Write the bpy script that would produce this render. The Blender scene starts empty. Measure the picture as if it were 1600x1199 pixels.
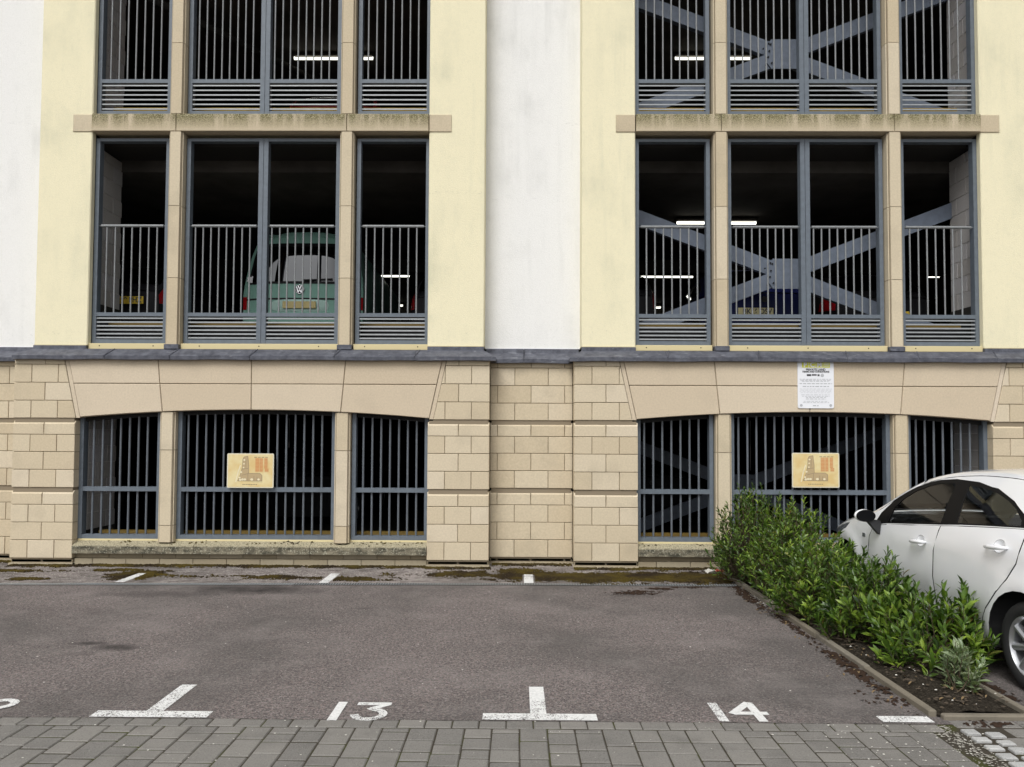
import bpy, math, random
from mathutils import Vector, Matrix, noise, geometry
R = math.radians
random.seed(7)
scene = bpy.context.scene
COL = scene.collection

# ------------------------------------------------------------------ camera
cam = bpy.data.cameras.new('camera'); camo = bpy.data.objects.new('camera', cam); COL.objects.link(camo)
cam.sensor_width = 36; cam.lens = 27.0; cam.shift_y = 36.5/1600; cam.clip_end = 2000; cam.clip_start = .05
camo.matrix_world = (Matrix.Translation((0, -10, 1.72)) @ Matrix.Rotation(R(.54), 4, 'Z') @
                     Matrix.Rotation(R(92.1), 4, 'X') @ Matrix.Rotation(R(.26), 4, 'Z'))
scene.camera = camo

# ------------------------------------------------------------------ daylight: bright overcast
w = bpy.data.worlds.new('World'); scene.world = w; w.use_nodes = True
nt = w.node_tree; bg = nt.nodes['Background']
sky = nt.nodes.new('ShaderNodeTexSky'); sky.sky_type = 'NISHITA'; sky.sun_disc = False
SUN_EL, SUN_AZ = R(52), R(200)
sky.sun_elevation = SUN_EL; sky.sun_rotation = SUN_AZ
sky.air_density = 1.0; sky.dust_density = 4.0
hs = nt.nodes.new('ShaderNodeHueSaturation'); hs.inputs['Saturation'].default_value = .06
nt.links.new(sky.outputs[0], hs.inputs['Color']); nt.links.new(hs.outputs[0], bg.inputs[0])
bg.inputs[1].default_value = .115
sun = bpy.data.lights.new('sun', 'SUN'); sun.energy = 1.2; sun.angle = R(28); sun.color = (1, .985, .96)
suno = bpy.data.objects.new('sun', sun); COL.objects.link(suno)
d = Vector((math.sin(SUN_AZ)*math.cos(SUN_EL), math.cos(SUN_AZ)*math.cos(SUN_EL), math.sin(SUN_EL)))
suno.rotation_euler = d.to_track_quat('Z', 'Y').to_euler(); suno.location = (0, -30, 40)
scene.view_settings.view_transform = 'Standard'; scene.view_settings.look = 'None'
scene.view_settings.exposure = 0.47; scene.view_settings.gamma = 1

# ------------------------------------------------------------------ materials
def mat(name, col, rough=.8, metal=0, spec=.5, coat=0):
    m = bpy.data.materials.new(name); m.use_nodes = True
    b = m.node_tree.nodes['Principled BSDF']
    b.inputs['Base Color'].default_value = (*col, 1); b.inputs['Roughness'].default_value = rough
    b.inputs['Metallic'].default_value = metal; b.inputs['Specular IOR Level'].default_value = spec
    b.inputs['Coat Weight'].default_value = coat; b.inputs['Coat Roughness'].default_value = .03
    return m
class NT:
    """small helper that writes shader nodes"""
    def __init__(s, m):
        s.t = m.node_tree; s.b = s.t.nodes['Principled BSDF']
        s.co = s.n('ShaderNodeTexCoord').outputs['Object']
    def n(s, kind, **kw):
        x = s.t.nodes.new(kind)
        for k, v in kw.items(): setattr(x, k, v)
        return x
    def L(s, a, b): s.t.links.new(a, b)
    def world(s):
        s.co = s.n('ShaderNodeNewGeometry').outputs['Position']; return s
    def noise(s, scale, detail=4, rough=.55, stretch=None, w=0):
        x = s.n('ShaderNodeTexNoise'); x.inputs['Scale'].default_value = scale
        x.inputs['Detail'].default_value = detail; x.inputs['Roughness'].default_value = rough
        if stretch or w:
            mp = s.n('ShaderNodeMapping'); mp.inputs['Scale'].default_value = stretch or (1, 1, 1)
            mp.inputs['Location'].default_value = (w, w*1.7, w*.6)
            s.L(s.co, mp.inputs[0]); s.L(mp.outputs[0], x.inputs['Vector'])
        else: s.L(s.co, x.inputs['Vector'])
        return x.outputs['Fac']
    def ramp(s, fac, stops):
        x = s.n('ShaderNodeValToRGB'); e = x.color_ramp.elements
        while len(e) < len(stops): e.new(.5)
        for el, (p, c) in zip(e, stops):
            el.position = p; el.color = (*c, 1) if len(c) == 3 else c
        s.L(fac, x.inputs[0]); return x.outputs[0]
    def g(s, fac, a, b, va=0., vb=1.):
        x = s.n('ShaderNodeMapRange'); x.inputs[1].default_value = a; x.inputs[2].default_value = b
        x.inputs[3].default_value = va; x.inputs[4].default_value = vb; s.L(fac, x.inputs[0]); return x.outputs[0]
    def mix(s, fac, a, b, mode='MIX'):
        x = s.n('ShaderNodeMix', data_type='RGBA', blend_type=mode)
        for v, i in ((fac, 0), (a, 6), (b, 7)):
            if hasattr(v, 'is_output'): s.L(v, x.inputs[i])
            elif i == 0: x.inputs[0].default_value = v
            else: x.inputs[i].default_value = (*v, 1)
        return x.outputs[2]
    def mul(s, a, b, op='MULTIPLY'):
        x = s.n('ShaderNodeMath', operation=op)
        for v, i in ((a, 0), (b, 1)):
            if hasattr(v, 'is_output'): s.L(v, x.inputs[i])
            else: x.inputs[i].default_value = v
        return x.outputs[0]
    def xyz(s):
        x = s.n('ShaderNodeSeparateXYZ'); s.L(s.co, x.inputs[0]); return x.outputs
    def bump(s, h, strength=.3, dist=.01):
        x = s.n('ShaderNodeBump'); x.inputs['Strength'].default_value = strength; x.inputs['Distance'].default_value = dist
        s.L(h, x.inputs['Height']); s.L(x.outputs[0], s.b.inputs['Normal'])
    def col(s, c): s.L(c, s.b.inputs['Base Color'])
    def rnd(s): return s.n('ShaderNodeObjectInfo').outputs['Random']

def stone_mat(name, base, var=.12, dirt=.3):
    m = mat(name, base, .9, spec=.2); q = NT(m).world()
    f = q.noise(45, 6, .65); l = q.noise(2.2, 4)
    a = tuple(c*.90 for c in base); b = tuple(min(1, c*1.08) for c in base)
    c = q.mix(q.g(f, .3, .7), a, b)
    c = q.mix(q.g(q.rnd(), .25, 1, 0, .6), c, q.mix(1, c, (.84, .80, .74), 'MULTIPLY'))
    c = q.mix(q.g(q.rnd(), .22, .05, 0, .55), c, q.mix(1, c, (1.05, 1.06, 1.12), 'MULTIPLY'))
    c = q.mix(q.g(l, .52, .78, 0, dirt), c, tuple(x*.62 for x in base))
    c = q.mix(q.g(q.noise(160, 2), .66, .8, 0, .25), c, tuple(x*.5 for x in base))
    q.col(c); q.bump(f, .25, .004); return m
M = {}
M['stone'] = stone_mat('ashlar_stone', (.595, .512, .375), .12, .45)
M['lintel'] = stone_mat('lintel_stone', (.60, .512, .39), dirt=.25)
M['mullion'] = stone_mat('mullion_stone', (.58, .50, .365), dirt=.45)
M['mortar'] = mat('mortar', (.25, .205, .145), .95, spec=.1)
M['plinth'] = stone_mat('plinth_stone', (.36, .31, .22), dirt=.6)
def lichen(name, base, top, amount):
    # string courses and sills: weather stains and lichen hanging from the top edge
    m = mat(name, base, .95, spec=.1); q = NT(m).world()
    z = q.xyz()[2]
    f = q.noise(60, 5, .7); str_ = q.noise(9, 4, .6, (1, 1, .12)); sp = q.noise(85, 4, .8)
    c = q.mix(q.g(f, .3, .7), tuple(x*.88 for x in base), tuple(x*1.06 for x in base))
    hang = q.mul(q.g(z, top-.235, top-.05, 0, 1), q.g(str_, .30, .50))
    c = q.mix(q.mul(hang, amount), c, q.mix(q.g(sp, .4, .6), (.115, .10, .055), (.34, .30, .165)))
    c = q.mix(q.mul(q.mul(q.g(z, top-.15, top-.03), q.g(sp, .55, .62)), amount*.85), c, (.52, .49, .36))
    c = q.mix(q.mul(q.mul(q.g(z, top-.2, top-.06), q.g(sp, .44, .38)), .8), c, (.05, .045, .03))
    q.col(c); q.bump(sp, .5, .006); return m
M['string'] = lichen('weathered_string_course', (.55, .465, .335), 6.0, 1.0)
def sill_mat():
    m = mat('lichen_concrete', (.3, .28, .2), .95, spec=.1); q = NT(m).world()
    f = q.noise(7, 5, .6, (1, 1, 2)); sp = q.noise(48, 4, .8); s2 = q.noise(60, 4, .75, w=4)
    c = q.mix(q.g(f, .38, .62), (.24, .215, .155), (.07, .066, .05))
    c = q.mix(q.g(sp, .55, .62, 0, .9), c, (.46, .44, .34)); c = q.mix(q.g(s2, .60, .66, 0, .95), c, (.035, .035, .03))
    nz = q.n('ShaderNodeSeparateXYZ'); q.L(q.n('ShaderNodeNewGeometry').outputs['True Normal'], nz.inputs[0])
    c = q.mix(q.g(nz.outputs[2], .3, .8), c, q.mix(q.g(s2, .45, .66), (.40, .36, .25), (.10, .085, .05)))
    q.col(c); q.bump(sp, .7, .008); return m
M['sill'] = sill_mat()
def render_mat(name, base, stain, scuff=True):
    m = mat(name, base, .92, spec=.15); q = NT(m).world()
    f = q.noise(110, 4, .7); l = q.noise(1.1, 5, .6); v = q.noise(3, 5, .6, (1, 1, .25))
    c = q.mix(q.g(f, .35, .65), tuple(x*.955 for x in base), tuple(min(1, x*1.03) for x in base))
    c = q.mix(q.mul(q.g(l, .45, .7, 0, .65), q.g(v, .42, .66)), c, stain)
    c = q.mix(q.g(q.noise(26, 5, .75, w=6), .5, .75, 0, .22), c, stain); c = q.mix(q.mul(q.g(q.noise(7, 4, .6, (1, 1, .06), w=8), .52, .7), q.g(q.noise(.8, 2, w=12), .45, .65, 0, .30)), c, stain)
    z = q.xyz()[2]
    for zz, ww in ((3.82, 7), (4.95, 3), (6.0, 11)):       # hairline day joints with grime
        wob = q.mul(q.noise(5, 3, w=ww), .12); dz = q.mul(q.mul(z, wob, 'ADD'), zz+.06, 'SUBTRACT')
        band = q.mul(q.g(q.mul(q.mul(dz, 0, 'ADD'), 0, 'ABSOLUTE') if False else q.n_abs(dz), 0, .035, 1, 0), q.g(q.noise(28, 5, .8, (.5, 1, 1.6), w=ww), .56, .68))
        band = q.mul(band, q.g(q.noise(.9, 2, w=ww*2), .5, .62))
        c = q.mix(q.mul(band, .55), c, tuple(x*.45 for x in stain))
    low = q.mul(q.g(z, 3.6, 2.9, 0, 1), q.g(q.noise(24, 5, .8, w=2), .60, .7))
    c = q.mix(q.mul(low, .4), c, tuple(x*.5 for x in stain))
    q.col(c); q.bump(q.mul(f, q.noise(60, 3, .7), 'ADD'), .6, .006); return m
def n_abs(s, v):
    x = s.n('ShaderNodeMath', operation='ABSOLUTE'); s.L(v, x.inputs[0]); return x.outputs[0]
NT.n_abs = n_abs
M['white'] = render_mat('white_render', (.80, .795, .775), (.58, .58, .56))
M['yellow'] = render_mat('cream_render', (.81, .75, .535), (.56, .545, .40))
M['cream_board'] = mat('cream_board', (.62, .53, .30), .7)
def metal_mat(name, base, rough=.45):
    m = mat(name, base, rough, 0, .4); q = NT(m).world()
    f = q.noise(14, 5, .6); s2 = q.noise(70, 3, .7)
    c = q.mix(q.g(f, .35, .7), tuple(x*.9 for x in base), tuple(x*1.1 for x in base))
    c = q.mix(q.g(s2, .70, .76, 0, .5), c, (.45, .46, .47)); q.col(c)
    q.L(q.g(s2, .3, .7, rough-.08, rough+.12), q.b.inputs['Roughness']); return m
M['frame'] = metal_mat('blue_grey_paint', (.122, .145, .172))
M['bar'] = metal_mat('blue_grey_bar_paint', (.215, .225, .23), .38)
M['bar_dark'] = metal_mat('dark_blue_grey_bar_paint', (.115, .13, .148), .4)
M['slat'] = metal_mat('grey_louvre_paint', (.25, .265, .275), .42)
M['brace'] = metal_mat('brace_paint', (.13, .155, .20), .5)
M['lead'] = None
def lead_mat():
    m = mat('lead_flashing', (.11, .115, .14), .55, .25, .4); q = NT(m).world()
    f = q.noise(11, 5, .65); s2 = q.noise(5, 4, .7, (1, 1, 4), w=3)
    c = q.mix(q.g(f, .35, .68), (.065, .068, .085), (.135, .142, .17))
    c = q.mix(q.g(s2, .60, .72, 0, .55), c, (.34, .35, .38)); q.col(c); q.bump(f, .25, .01); return m
M['lead'] = lead_mat()
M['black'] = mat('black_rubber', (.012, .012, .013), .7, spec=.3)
M['gloom_dark'] = mat('gloom_dark_concrete', (.040, .038, .035), .9, spec=.15)  # interior gloom put into the concrete's colour
M['yellow_bright'] = mat('bright_yellow_kerb_paint', (.62, .40, .04), .6)  # brighter yellow for the second floor kerb
def conc():
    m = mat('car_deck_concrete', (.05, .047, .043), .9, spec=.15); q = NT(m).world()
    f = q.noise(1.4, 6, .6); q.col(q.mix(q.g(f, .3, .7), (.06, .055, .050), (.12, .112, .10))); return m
M['concrete'] = conc()
M['yellow_paint'] = mat('yellow_kerb_paint', (.17, .11, .02), .6)
M['block'] = stone_mat('grey_blockwork', (.50, .485, .48), dirt=.3)
M['block_mortar'] = mat('blockwork_mortar', (.75, .73, .71), .95)
lamp = bpy.data.materials.new('fluorescent_tube'); lamp.use_nodes = True
_b = lamp.node_tree.nodes['Principled BSDF']; _b.inputs['Base Color'].default_value = (.9, .9, .85, 1)
_b.inputs['Emission Color'].default_value = (1, .98, .86, 1); _b.inputs['Emission Strength'].default_value = 2.2
M['tube'] = lamp
M['sign_white'] = mat('sign_white', (.76, .77, .80), .4); M['ink'] = mat('dark_ink', (.06, .06, .065), .6)
M['grey_ink'] = mat('grey_ink', (.42, .43, .45), .6); M['lime'] = mat('lime_yellow_print', (.68, .68, .08), .5)
M['tan'] = mat('tan_plaque', (.62, .49, .22), .5)
def tan_tex():
    q = NT(M['tan']).world(); f = q.noise(6, 4); q.col(q.mix(q.g(f, .35, .65), (.64, .47, .20), (.70, .60, .33)))
tan_tex()
M['plan_ink'] = mat('brown_plan_ink', (.26, .20, .12), .6); M['plan_fill'] = mat('plan_fill', (.44, .33, .18), .6)
M['plan_pale'] = mat('plan_pale', (.74, .66, .45), .6); M['orange_ink'] = mat('orange_plan_print', (.56, .25, .09), .6)
M['plaque_edge'] = mat('plaque_edge', (.66, .62, .48), .5)

def asphalt(name, dark, light, pink):
    m = mat(name, dark, .92, spec=.2); q = NT(m).world()
    vor = q.n('ShaderNodeTexVoronoi'); vor.inputs['Scale'].default_value = 120; q.L(q.co, vor.inputs['Vector'])
    sep = q.n('ShaderNodeSeparateColor'); q.L(vor.outputs['Color'], sep.inputs[0]); gr = sep.outputs[0]
    c = q.mix(q.g(gr, 0, 1), dark, light)
    c = q.mix(q.g(sep.outputs[1], .55, .95, 0, .8), c, pink)
    c = q.mix(q.g(sep.outputs[2], .975, .99, 0, .6), c, (.42, .39, .36))
    c = q.mix(q.g(sep.outputs[2], .16, .04, 0, .7), c, (.025, .023, .022))
    c = q.mix(q.g(q.noise(38, 3, .7), .40, .66, 0, .55), c, tuple(x*.55 for x in dark)); l = q.noise(.55, 5, .55); c = q.mix(q.g(l, .42, .62, 0, .55), c, (dark[0]*.72, dark[1]*.78, dark[2]*.76))
    l2 = q.noise(1.6, 6, .65, w=9); c = q.mix(q.g(l2, .50, .72, 0, .35), c, light)
    x, y, z = q.xyz()
    def blot(cx, cy, rx, ry, s, a, b):
        dx = q.mul(q.mul(x, cx, 'SUBTRACT'), 1/rx); dy = q.mul(q.mul(y, cy, 'SUBTRACT'), 1/ry)
        r2 = q.mul(q.mul(dx, dx), q.mul(dy, dy), 'ADD')
        r2 = q.mul(r2, q.mul(q.noise(5, 4, .6, w=cx), 2.2), 'ADD')
        return q.mul(q.g(r2, b, a), s)
    for bl in STAINS: c = q.mix(blot(*bl), c, tuple(v*.32 for v in dark))
    q.col(c); q.bump(vor.outputs['Distance'], .55, .006); return m
STAINS = [(-3.22, -3.80, .24, .11, 1, .9, 2.2), (-3.52, -3.68, .20, .065, .9, .9, 2.2), (-3.42, -3.98, .14, .06, .3, .9, 2.2),
          (-2.9, -1.48, .8, .28, 1, .7, 2.5), (-3.9, -1.75, .7, .16, .5, .8, 2.4), (-1.55, -2.35, .12, .06, .45, .9, 2.2),
          (1.3, -1.62, .45, .16, .5, .7, 2.2), (-4.6, -2.6, .9, .35, .22, .7, 2.3)]
M['asphalt'] = asphalt('worn_asphalt', (.086, .077, .074), (.265, .235, .226), (.235, .182, .172))
M['verge'] = asphalt('gritty_asphalt', (.10, .088, .083), (.50, .455, .43), (.36, .30, .28))
q_ = NT(M['verge']).world(); _l = M['verge'].node_tree; _src = [l for l in _l.links if l.to_socket == q_.b.inputs['Base Color']][0].from_socket
q_.col(q_.mix(q_.mul(q_.g(q_.noise(5, 5, .75, (1, 1.8, 1)), .47, .60, 0, .85), q_.g(q_.noise(70, 3, .8), .36, .56)), _src, (.050, .038, .032)))
def paver_mat(name, a, b):
    m = mat(name, a, .9, spec=.2); q = NT(m).world()
    gr = q.noise(150, 3, .8); l = q.noise(4, 4)
    c = q.mix(q.rnd(), a, b); c = q.mix(q.g(gr, .35, .65, 0, .7), c, tuple(x*1.8 for x in a))
    c = q.mix(q.g(gr, .45, .28, 0, .6), c, tuple(x*.4 for x in a)); c = q.mix(q.g(l, .5, .75, 0, .4), c, tuple(x*.7 for x in a))
    c = q.mix(q.g(q.noise(42, 2, .9, w=5), .71, .73, 0, .8), c, (.42, .41, .37)); q.col(c); q.bump(gr, .6, .004); return m
M['paver'] = paver_mat('grey_concrete_paver', (.132, .126, .117), (.205, .194, .176))
M['sett'] = paver_mat('pale_granite', (.27, .27, .265), (.42, .42, .41))
M['joint'] = mat('dark_joint_sand', (.035, .032, .022), 1, spec=.05)
q_ = NT(M['joint']).world(); q_.col(q_.mix(q_.g(q_.noise(3.5, 3), .52, .64), (.055, .048, .038), (.055, .058, .022)))
M['kerb'] = stone_mat('kerb_concrete', (.20, .18, .145), dirt=.8)
M['soil'] = mat('bark_soil', (.03, .024, .018), 1, spec=.05)
q_ = NT(M['soil']).world(); q_.col(q_.ramp(q_.noise(60, 5, .8), [(.35, (.018, .015, .012)), (.55, (.05, .042, .032)), (.72, (.14, .12, .10))]))
q_.bump(q_.noise(60, 5, .8), 1, .02)
M['rust_soil'] = mat('washed_red_soil', (.040, .026, .019), 1, spec=.05)
def moss_mat():
    m = mat('moss', (.08, .06, .02), 1, spec=.05); q = NT(m).world()
    f = q.noise(2.2, 4, .6); g = q.noise(90, 3, .8)
    c = q.mix(q.g(f, .40, .60), (.024, .017, .012), (.068, .050, .012))
    c = q.mix(q.g(g, .5, .7, 0, .7), c, (.11, .085, .03)); c = q.mix(q.g(g, .42, .3, 0, .7), c, (.014, .010, .007)); q.col(c)
    q.bump(g, .8, .01); return m
M['moss'] = moss_mat()
def paint_mat():
    m = mat('worn_road_paint', (.66, .66, .65), .8, spec=.2); q = NT(m).world()
    vor = q.n('ShaderNodeTexVoronoi'); vor.inputs['Scale'].default_value = 170; q.L(q.co, vor.inputs['Vector'])
    sep = q.n('ShaderNodeSeparateColor'); q.L(vor.outputs['Color'], sep.inputs[0])
    wear = q.mul(q.g(q.noise(3.6, 5, .65, w=3), .44, .66, -.02, .42), sep.outputs[0], 'SUBTRACT')
    edge = q.g(wear, -.02, .03)
    c = q.mix(q.g(q.noise(60, 4), .3, .7), (.56, .56, .55), (.74, .74, .73)); q.col(c)
    tr = q.n('ShaderNodeBsdfTransparent'); mx = q.n('ShaderNodeMixShader')
    q.L(edge, mx.inputs[0]); q.L(q.b.outputs[0], mx.inputs[1]); q.L(tr.outputs[0], mx.inputs[2])
    q.L(mx.outputs[0], q.t.nodes['Material Output'].inputs[0]); q.bump(vor.outputs['Distance'], .4, .005); return m
M['paint'] = paint_mat()
def car_paint(name, c, dust=True):
    m = mat(name, c, .32 if dust else .5, 0, .5 if dust else .12, .9 if dust else .04)
    if dust:
        q = NT(m).world(); z = q.xyz()[2]
        q.col(q.mix(q.mul(q.g(z, .75, .15), q.g(q.noise(5, 4), .35, .75, .0, .22)), c, (.5, .47, .41)))
    return m
M['car_white'] = car_paint('white_car_paint', (.87, .88, .905))
M['car_black'] = car_paint('black_car_paint', (.012, .012, .014), False)
M['car_blue'] = car_paint('blue_car_paint', (.008, .012, .06), False)
M['car_red'] = car_paint('red_car_paint', (.22, .015, .02), False)
M['van_green'] = car_paint('sage_green_van_paint', (.20, .37, .31), False); M['van_pale'] = car_paint('pale_van_recess', (.36, .52, .47), False)
M['trim'] = mat('gloss_black_trim', (.005, .005, .006), .45, spec=.12)
M['plastic'] = mat('dark_plastic', (.022, .022, .024), .55)
M['cabin'] = mat('cabin_fabric', (.035, .035, .038), .9)
M['chrome'] = mat('chrome', (.75, .75, .77), .12, 1)
M['alloy'] = mat('alloy_wheel', (.55, .56, .58), .3, .8)
M['rubber'] = mat('tyre_rubber', (.016, .016, .017), .75)
M['red_lens'] = mat('red_lens', (.30, .008, .012), .2, 0, .4, .3)
_r = M['red_lens'].node_tree.nodes['Principled BSDF']
M['clear_lens'] = mat('smoked_clear_lens', (.20, .21, .23), .08, .3, .6, 1)
M['plate_yellow'] = mat('yellow_number_plate', (.66, .47, .05), .4); M['plate_white'] = mat('cream_number_plate', (.62, .56, .30), .4); M['plate_faded'] = mat('blank_plate', (.46, .38, .16), .5)
def glass_mat(name, tint, refl):
    m = bpy.data.materials.new(name); m.use_nodes = True; t = m.node_tree
    t.nodes.remove(t.nodes['Principled BSDF'])
    tr = t.nodes.new('ShaderNodeBsdfTransparent'); tr.inputs[0].default_value = (*tint, 1)
    gl = t.nodes.new('ShaderNodeBsdfGlossy'); gl.inputs['Roughness'].default_value = .01; gl.inputs[0].default_value = (.95, .97, 1, 1)
    lw = t.nodes.new('ShaderNodeFresnel'); lw.inputs[0].default_value = refl
    mx = t.nodes.new('ShaderNodeMixShader'); o = t.nodes['Material Output']
    t.links.new(lw.outputs[0], mx.inputs[0]); t.links.new(tr.outputs[0], mx.inputs[1]); t.links.new(gl.outputs[0], mx.inputs[2])
    t.links.new(mx.outputs[0], o.inputs[0]); return m
M['glass'] = glass_mat('car_window_glass', (.70, .74, .72), 1.42)
M['dark_glass'] = glass_mat('tinted_van_glass', (.05, .055, .06), 1.75)
def leaf_mat(name, a, b, c2):
    m = mat(name, a, .34, spec=.5); q = NT(m)
    rp = q.n('ShaderNodeNewGeometry').outputs['Random Per Island']
    r = q.mul(q.mul(rp, q.rnd(), 'ADD'), .5)
    q.co = q.n('ShaderNodeNewGeometry').outputs['Position']
    cl = q.noise(8.5, 3)
    c = q.ramp(q.mul(q.mul(r, .3), q.mul(cl, .7), 'ADD'), [(.34, a), (.5, b), (.64, c2)])
    c = q.mix(q.g(rp, .985, .99), c, (.22, .15, .05)); c = q.mix(q.g(rp, .015, .01), c, (.34, .36, .10))
    q.col(c)
    tl = q.n('ShaderNodeBsdfTranslucent'); q.L(q.mix(1, c, (.9, 1, .35), 'MULTIPLY'), tl.inputs[0])
    mx = q.n('ShaderNodeMixShader'); mx.inputs[0].default_value = .28
    q.L(q.b.outputs[0], mx.inputs[1]); q.L(tl.outputs[0], mx.inputs[2]); q.L(mx.outputs[0], q.t.nodes['Material Output'].inputs[0]); return m
M['leaf'] = leaf_mat('laurel_green_leaf', (.028, .062, .012), (.092, .170, .021), (.25, .35, .045))
M['leaf_grey'] = leaf_mat('grey_green_leaf', (.13, .18, .09), (.21, .28, .15), (.36, .42, .26))
M['stem'] = mat('woody_stem', (.075, .055, .032), .9)
M['debris'] = mat('pale_debris', (.55, .53, .48), .9); M['litter_red'] = mat('litter_red', (.5, .09, .05), .6)
M['dead_leaf'] = mat('dead_leaf', (.17, .115, .055), .8); M['mortar_bits'] = mat('grey_mortar_bits', (.30, .285, .25), .95); M['bits'] = mat('brown_bits', (.06, .045, .03), 1)

# ------------------------------------------------------------------ mesh helpers
class MB:
    def __init__(s): s.v = []; s.f = []; s.mi = []; s.cur = 0
    def add(s, vs, fs):
        o = len(s.v); s.v += [tuple(p) for p in vs]
        for f in fs: s.f.append([i+o for i in f]); s.mi.append(s.cur)
        return s
    def box(s, x0, x1, y0, y1, z0, z1):
        return s.add([(x, y, z) for z in (z0, z1) for y in (y0, y1) for x in (x0, x1)],
                     [(0, 2, 3, 1), (4, 5, 7, 6), (0, 1, 5, 4), (2, 6, 7, 3), (0, 4, 6, 2), (1, 3, 7, 5)])
    def bbox(s, x0, x1, y0, y1, z0, z1, b=.006):
        """box with chamfered edges"""
        vs = []; fs = []
        xs, ys, zs = (x0, x1), (y0, y1), (z0, z1); ix = {}
        for i in (0, 1):
            for j in (0, 1):
                for k in (0, 1):
                    c = (xs[i], ys[j], zs[k]); sg = [b if e == 0 else -b for e in (i, j, k)]
                    for a in range(3):
                        p = [c[n]+(sg[n] if n != a else 0) for n in range(3)]; ix[i, j, k, a] = len(vs); vs.append(p)
        Q = lambda *a: fs.append([ix[t] for t in a])
        for a in range(3):
            o = [n for n in range(3) if n != a]
            for e in (0, 1):
                q = []
                for u, v in ((0, 0), (1, 0), (1, 1), (0, 1)):
                    k = [0, 0, 0]; k[a] = e; k[o[0]] = u; k[o[1]] = v; q.append((*k, a))
                Q(*q)
            for u in (0, 1):
                for v in (0, 1):
                    q = []
                    for e, f in ((0, o[0]), (1, o[0]), (1, o[1]), (0, o[1])):
                        k = [0, 0, 0]; k[a] = e; k[o[0]] = u; k[o[1]] = v; q.append((*k, f))
                    Q(*q)
        for i in (0, 1):
            for j in (0, 1):
                for k in (0, 1): Q(*[(i, j, k, a) for a in range(3)])
        s.add(vs, fs); s.fix = True; return s
    def prism(s, poly, axis, a, b):
        """polygon extruded along axis between a and b"""
        def P(u, v, t): return {'x': (t, u, v), 'y': (u, t, v), 'z': (u, v, t)}[axis]
        n = len(poly)
        s.add([P(*p, a) for p in poly]+[P(*p, b) for p in poly],
              [list(range(n))[::-1], list(range(n, 2*n))]+[(i, (i+1) % n, n+(i+1) % n, n+i) for i in range(n)]); s.fix = True; return s
    def stone(s, poly, y, depth, b=.005, topch=0):
        """dressed stone: front face at y with a small bevelled arris"""
        c = sum(p[0] for p in poly)/len(poly), sum(p[1] for p in poly)/len(poly)
        zt = max(p[1] for p in poly); n = len(poly); inn = []
        for i, p in enumerate(poly):
            a, q = poly[i-1], poly[(i+1) % n]
            e1 = Vector((p[0]-a[0], p[1]-a[1])).normalized(); e2 = Vector((q[0]-p[0], q[1]-p[1])).normalized()
            n1 = Vector((-e1.y, e1.x)); n2 = Vector((-e2.y, e2.x)); h = (n1+n2); h = h/max(.3, h.length_squared)*2*b/1
            k = (p[0]+h.x, p[1]+h.y)
            if topch and p[1] > zt-1e-4: k = (k[0], zt-topch)
            inn.append(k)
        s.add([(u, y, v) for u, v in inn]+[(u, y+(.035 if topch and v > zt-1e-4 else b), v) for u, v in poly]+[(u, y+depth, v) for u, v in poly],
              [list(range(n))]+[(i, n+i, n+(i+1) % n, (i+1) % n) for i in range(n)]+[(n+i, 2*n+i, 2*n+(i+1) % n, n+(i+1) % n) for i in range(n)])
        s.fix = True; return s
    def tube(s, pts, r, n=8, cap=True):
        rings = []
        for i, p in enumerate(pts):
            p = Vector(p); a = Vector(pts[max(0, i-1)]); b = Vector(pts[min(len(pts)-1, i+1)])
            t = (b-a).normalized(); u = t.cross(Vector((0, 0, 1)) if abs(t.z) < .9 else Vector((0, 1, 0))).normalized(); v = t.cross(u)
            rr = r[i] if isinstance(r, (list, tuple)) else r
            rings.append([p+(u*math.cos(6.28318*k/n)+v*math.sin(6.28318*k/n))*rr for k in range(n)])
        vs = [p for ring in rings for p in ring]
        fs = [(i*n+k, i*n+(k+1) % n, (i+1)*n+(k+1) % n, (i+1)*n+k) for i in range(len(pts)-1) for k in range(n)]
        if cap: fs += [list(range(n))[::-1], [(len(pts)-1)*n+k for k in range(n)]]
        s.add(vs, fs); s.fix = True; return s
    def quad(s, a, b, c, d): return s.add([a, b, c, d], [(0, 1, 2, 3)])
    def mesh(s, name, mats, smooth=False, angle=None):
        me = bpy.data.meshes.new(name); me.from_pydata(s.v, [], s.f)
        for m in (mats if isinstance(mats, (list, tuple)) else [mats]): me.materials.append(m)
        for p, i in zip(me.polygons, s.mi): p.material_index = i
        if getattr(s, 'fix', False):
            import bmesh
            bm = bmesh.new(); bm.from_mesh(me); bmesh.ops.recalc_face_normals(bm, faces=bm.faces); bm.to_mesh(me); bm.free()
        if smooth:
            me.polygons.foreach_set('use_smooth', [True]*len(me.polygons))
            if angle: me.set_sharp_from_angle(angle=R(angle))
        me.update(); return me
def obj(name, mb, mats=None, parent=None, smooth=False, angle=None, loc=None):
    me = mb.mesh(name, mats, smooth, angle) if isinstance(mb, MB) else mb
    o = bpy.data.objects.new(name, me); COL.objects.link(o)
    if parent: o.parent = parent
    if loc: o.location = loc
    return o
def tag(o, label=None, cat=None, group=None, kind=None):
    for k, v in (('label', label), ('category', cat), ('group', group), ('kind', kind)):
        if v: o[k] = v
    return o
def thing(name, label, cat, loc=(0, 0, 0), rz=0, group=None):
    o = bpy.data.objects.new(name, None); COL.objects.link(o); o.location = loc; o.rotation_euler = (0, 0, rz)
    o.empty_display_size = .2
    return tag(o, label, cat, group)
def kids(o): return [c for c in bpy.data.objects if c.parent == o]
def copy_tree(o, parent=None):
    c = o.copy(); COL.objects.link(c); c.parent = parent
    for ch in list(o.children): copy_tree(ch, c)
    return c
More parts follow.
